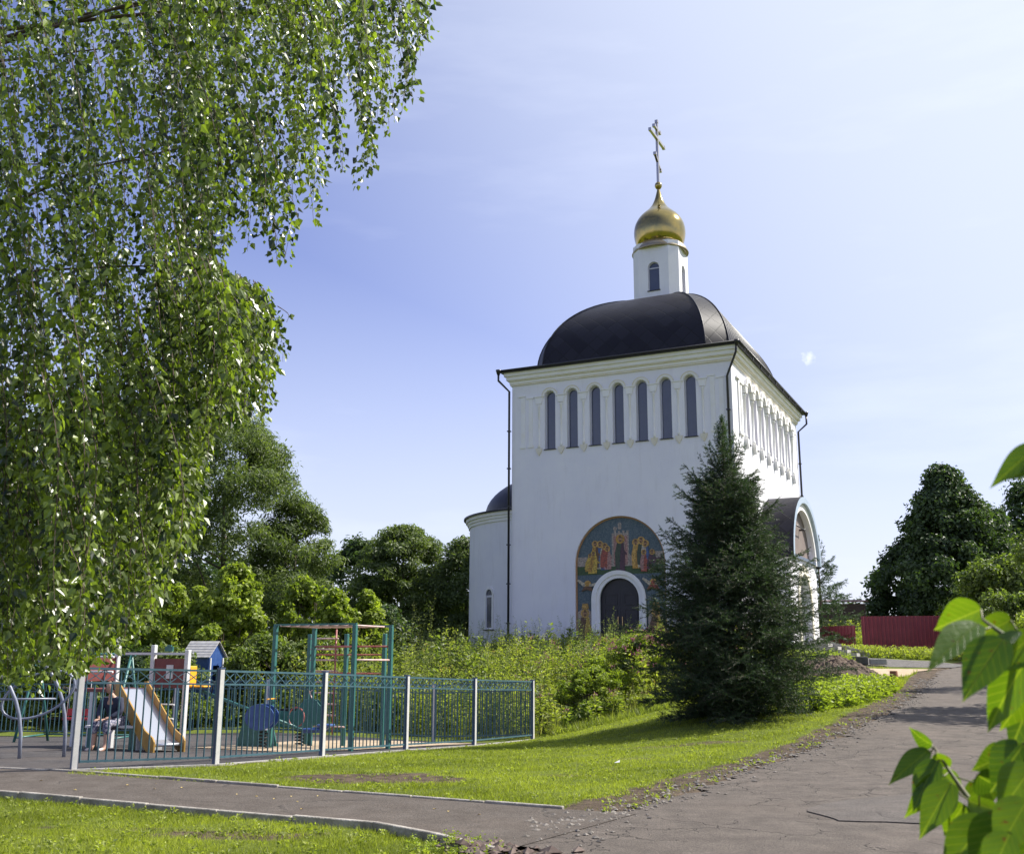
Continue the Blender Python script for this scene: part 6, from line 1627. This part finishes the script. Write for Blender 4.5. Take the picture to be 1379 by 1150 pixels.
profile_fence((14.6, 60.5), (18.2, 56.2), 1.45, .1, 'lower dark red sheet fence section beside the church steps')
# shed
g = empty('shed', (22.5, 72.0, h(22.5, 72)), -.1, 'dark brown plank shed with a lean-to roof beyond the red fence', 'shed')
M_plank = mat('dark_planks', (.035, .022, .018), (.07, .05, .042), .9, 4, .01, 20, stretch=(.3, 1, 5))
mb = MB()
for i in range(15): 
    for yy in (0, 2.9): mb.box((0, yy, .11 + i * .205), (3.1, .05, .195))
for i in range(15):
    for xx in (-1.55, 1.55): mb.box((xx, 1.45, .11 + i * .205), (.05, 2.84, .195))
mb.build('plank_walls', M_plank, g)
mb = MB(); mb.add([(-1.75, -.2, 3.13), (1.75, -.2, 3.20), (1.75, 3.1, 3.45), (-1.75, 3.1, 3.40), (-1.75, -.2, 3.19), (1.75, -.2, 3.27), (1.75, 3.1, 3.52), (-1.75, 3.1, 3.47)], [(0, 1, 2, 3), (4, 5, 6, 7), (0, 1, 5, 4), (1, 2, 6, 5), (2, 3, 7, 6), (3, 0, 4, 7)]); mb.build('roof', mat('rusty_roof', (.10, .04, .035), (.16, .08, .06), .7, 4), g)
mb = MB(); mb.box((-1.52, -.05, 1.5), (.10, .06, 3.0)); mb.box((1.52, -.05, 1.5), (.10, .06, 3.0)); mb.build('corner_boards', M_plank, g)
g = empty('shed', (19.6, 74, h(19.6, 74)), -.1, 'dark low shed left of the plank shed, half hidden by the conifer', 'shed')
mb = MB(); mb.box((0, 1.5, 1.35), (3.6, 3, 2.7)); mb.build('wall', M_plank, g)
mb = MB(); mb.box((0, 1.5, 2.78), (3.9, 3.3, .12)); mb.build('roof', M_plank, g)
# concrete stair flank with steps
g = empty('concrete_steps', (14.7, 51.2, h(15.5, 51)), -.42, 'short flight of grey concrete steps beside the church porch', 'steps')
mb = MB()
for i in range(5): mb.box((i * .42, 0, (.75 - i * .15) / 2), (.418, 1.6, .75 - i * .15))
mb.build('treads', M_conc, g)
mb = MB(); mb.prism([[(-.3, 0), (2.3, 0), (2.3, .18), (-.3, .98)]], lambda a, b, t: (a, t, b), .82, 1.0); mb.build('side_wall', M_conc, g)
g = empty('concrete_block', (13.9, 45.7, h(13.9, 45.7)), -.3, 'dark weathered concrete slab lying in the weeds before the red fence', 'concrete block')
mb = MB(); mb.box((0, 0, .16), (2.6, .8, .34)); mb.build('slab', mat('dark_concrete', (.05, .048, .045), (.10, .095, .09), .9, 4, .01, 20), g, bevel=.03)
mb = MB(); mb.box((1.7, .1, .12), (.7, .7, .25)); mb.build('end_piece', M_conc, g, bevel=.03)
# soil heap: displaced mound
def heap():
    cx, cy, rx, ry, hh = 9.9, 33.2, 2.15, 1.7, 1.05
    n = 70; V = []; q = np.linspace(-1, 1, n)
    X, Y = np.meshgrid(q, q); rr = np.hypot(X, Y)
    x = cx + X * rx; y = cy + Y * ry
    z = H(x.ravel(), y.ravel()).reshape(n, n) - .12 + hh * np.clip(1 - rr ** 1.5, 0, 1) * (1 + .12 * wob(x, y, .5, 2)) + (.045 * wob(x, y, .12, 4) + .025 * rng.normal(size=(n, n))) * (rr < .97)
    id_ = np.arange(n * n).reshape(n, n); F = np.stack([id_[:-1, :-1], id_[:-1, 1:], id_[1:, 1:], id_[1:, :-1]], -1).reshape(-1, 4)
    tag(np_mesh('soil_heap', np.stack([x.ravel(), y.ravel(), z.ravel()], 1), F, M_soil, None, None, False), 'heap of brown soil with a few weeds right of the spruce', 'soil heap')
    return cx, cy, rx, ry
heap()
# stump
g = empty('tree_stump', (13.25, 37.1, h(13.25, 37.1)), .3, 'short cut log stump with a reddish face standing by the road', 'stump')
mb = MB(); mb.lathe([(.16, -.05), (.14, .05), (.13, .28), (.12, .30)], (0, 0, 0), 12); mb.build('bark', mat('red_bark', (.16, .06, .03), (.26, .12, .06), .9, 8, .01, 30), g)
mb = MB(); mb.lathe([(.001, .301), (.121, .30)], (0, 0, 0), 12); mb.build('cut_face', mat('cut_wood', (.45, .26, .12), (.55, .36, .2), .8, 10), g)
# pole
g = empty('metal_pole', (26.2, 59.5, h(26.2, 59.5)), 0, 'thin grey metal pole in front of the right hedge', 'pole')
mb = MB(); mb.tube([(0, 0, -.1), (0, 0, 4.5)], .07, 10); mb.lathe([(.07, 4.5), (.09, 4.52), (.08, 4.6), (.001, 4.62)], (0, 0, 0), 10); mb.build('shaft', mat('galvanised', (.35, .35, .36), None, .5, metal=.3), g)
# bit of litter on the lawn, fallen leaves on the path
g = MB(); g.add([(1.62, 17.02, h(1.65, 17) + .05), (1.70, 17.0, h(1.65, 17) + .06), (1.71, 17.07, h(1.65, 17) + .09), (1.63, 17.09, h(1.65, 17) + .05)], [(0, 1, 2), (0, 2, 3)])
tag(g.build('paper_scrap', M_white), 'scrap of white paper on the lawn', 'litter')
mb = MB()
for i in range(16):
    t = random.random(); a = Vector(PATH_U[2]).lerp(Vector(PATH_U[5]), t); b = Vector(PATH_D[2]).lerp(Vector(PATH_D[5]), t); p = a.lerp(b, random.uniform(.1, .9)); z = h(p.x, p.y) + .012; an = random.uniform(0, 6)
    c, s = math.cos(an) * .025, math.sin(an) * .025; mb.add([(p.x - c, p.y - s, z), (p.x + s * .6, p.y - c * .6, z + .012), (p.x + c, p.y + s, z + .004), (p.x - s * .6, p.y + c * .6, z + .008)], [(0, 1, 2, 3)])
tag(mb.build('fallen_leaves', mat('dry_leaf', (.45, .30, .08), (.5, .4, .15), .7, 30)), 'few small yellow leaves scattered on the path', 'leaves', kind='stuff')
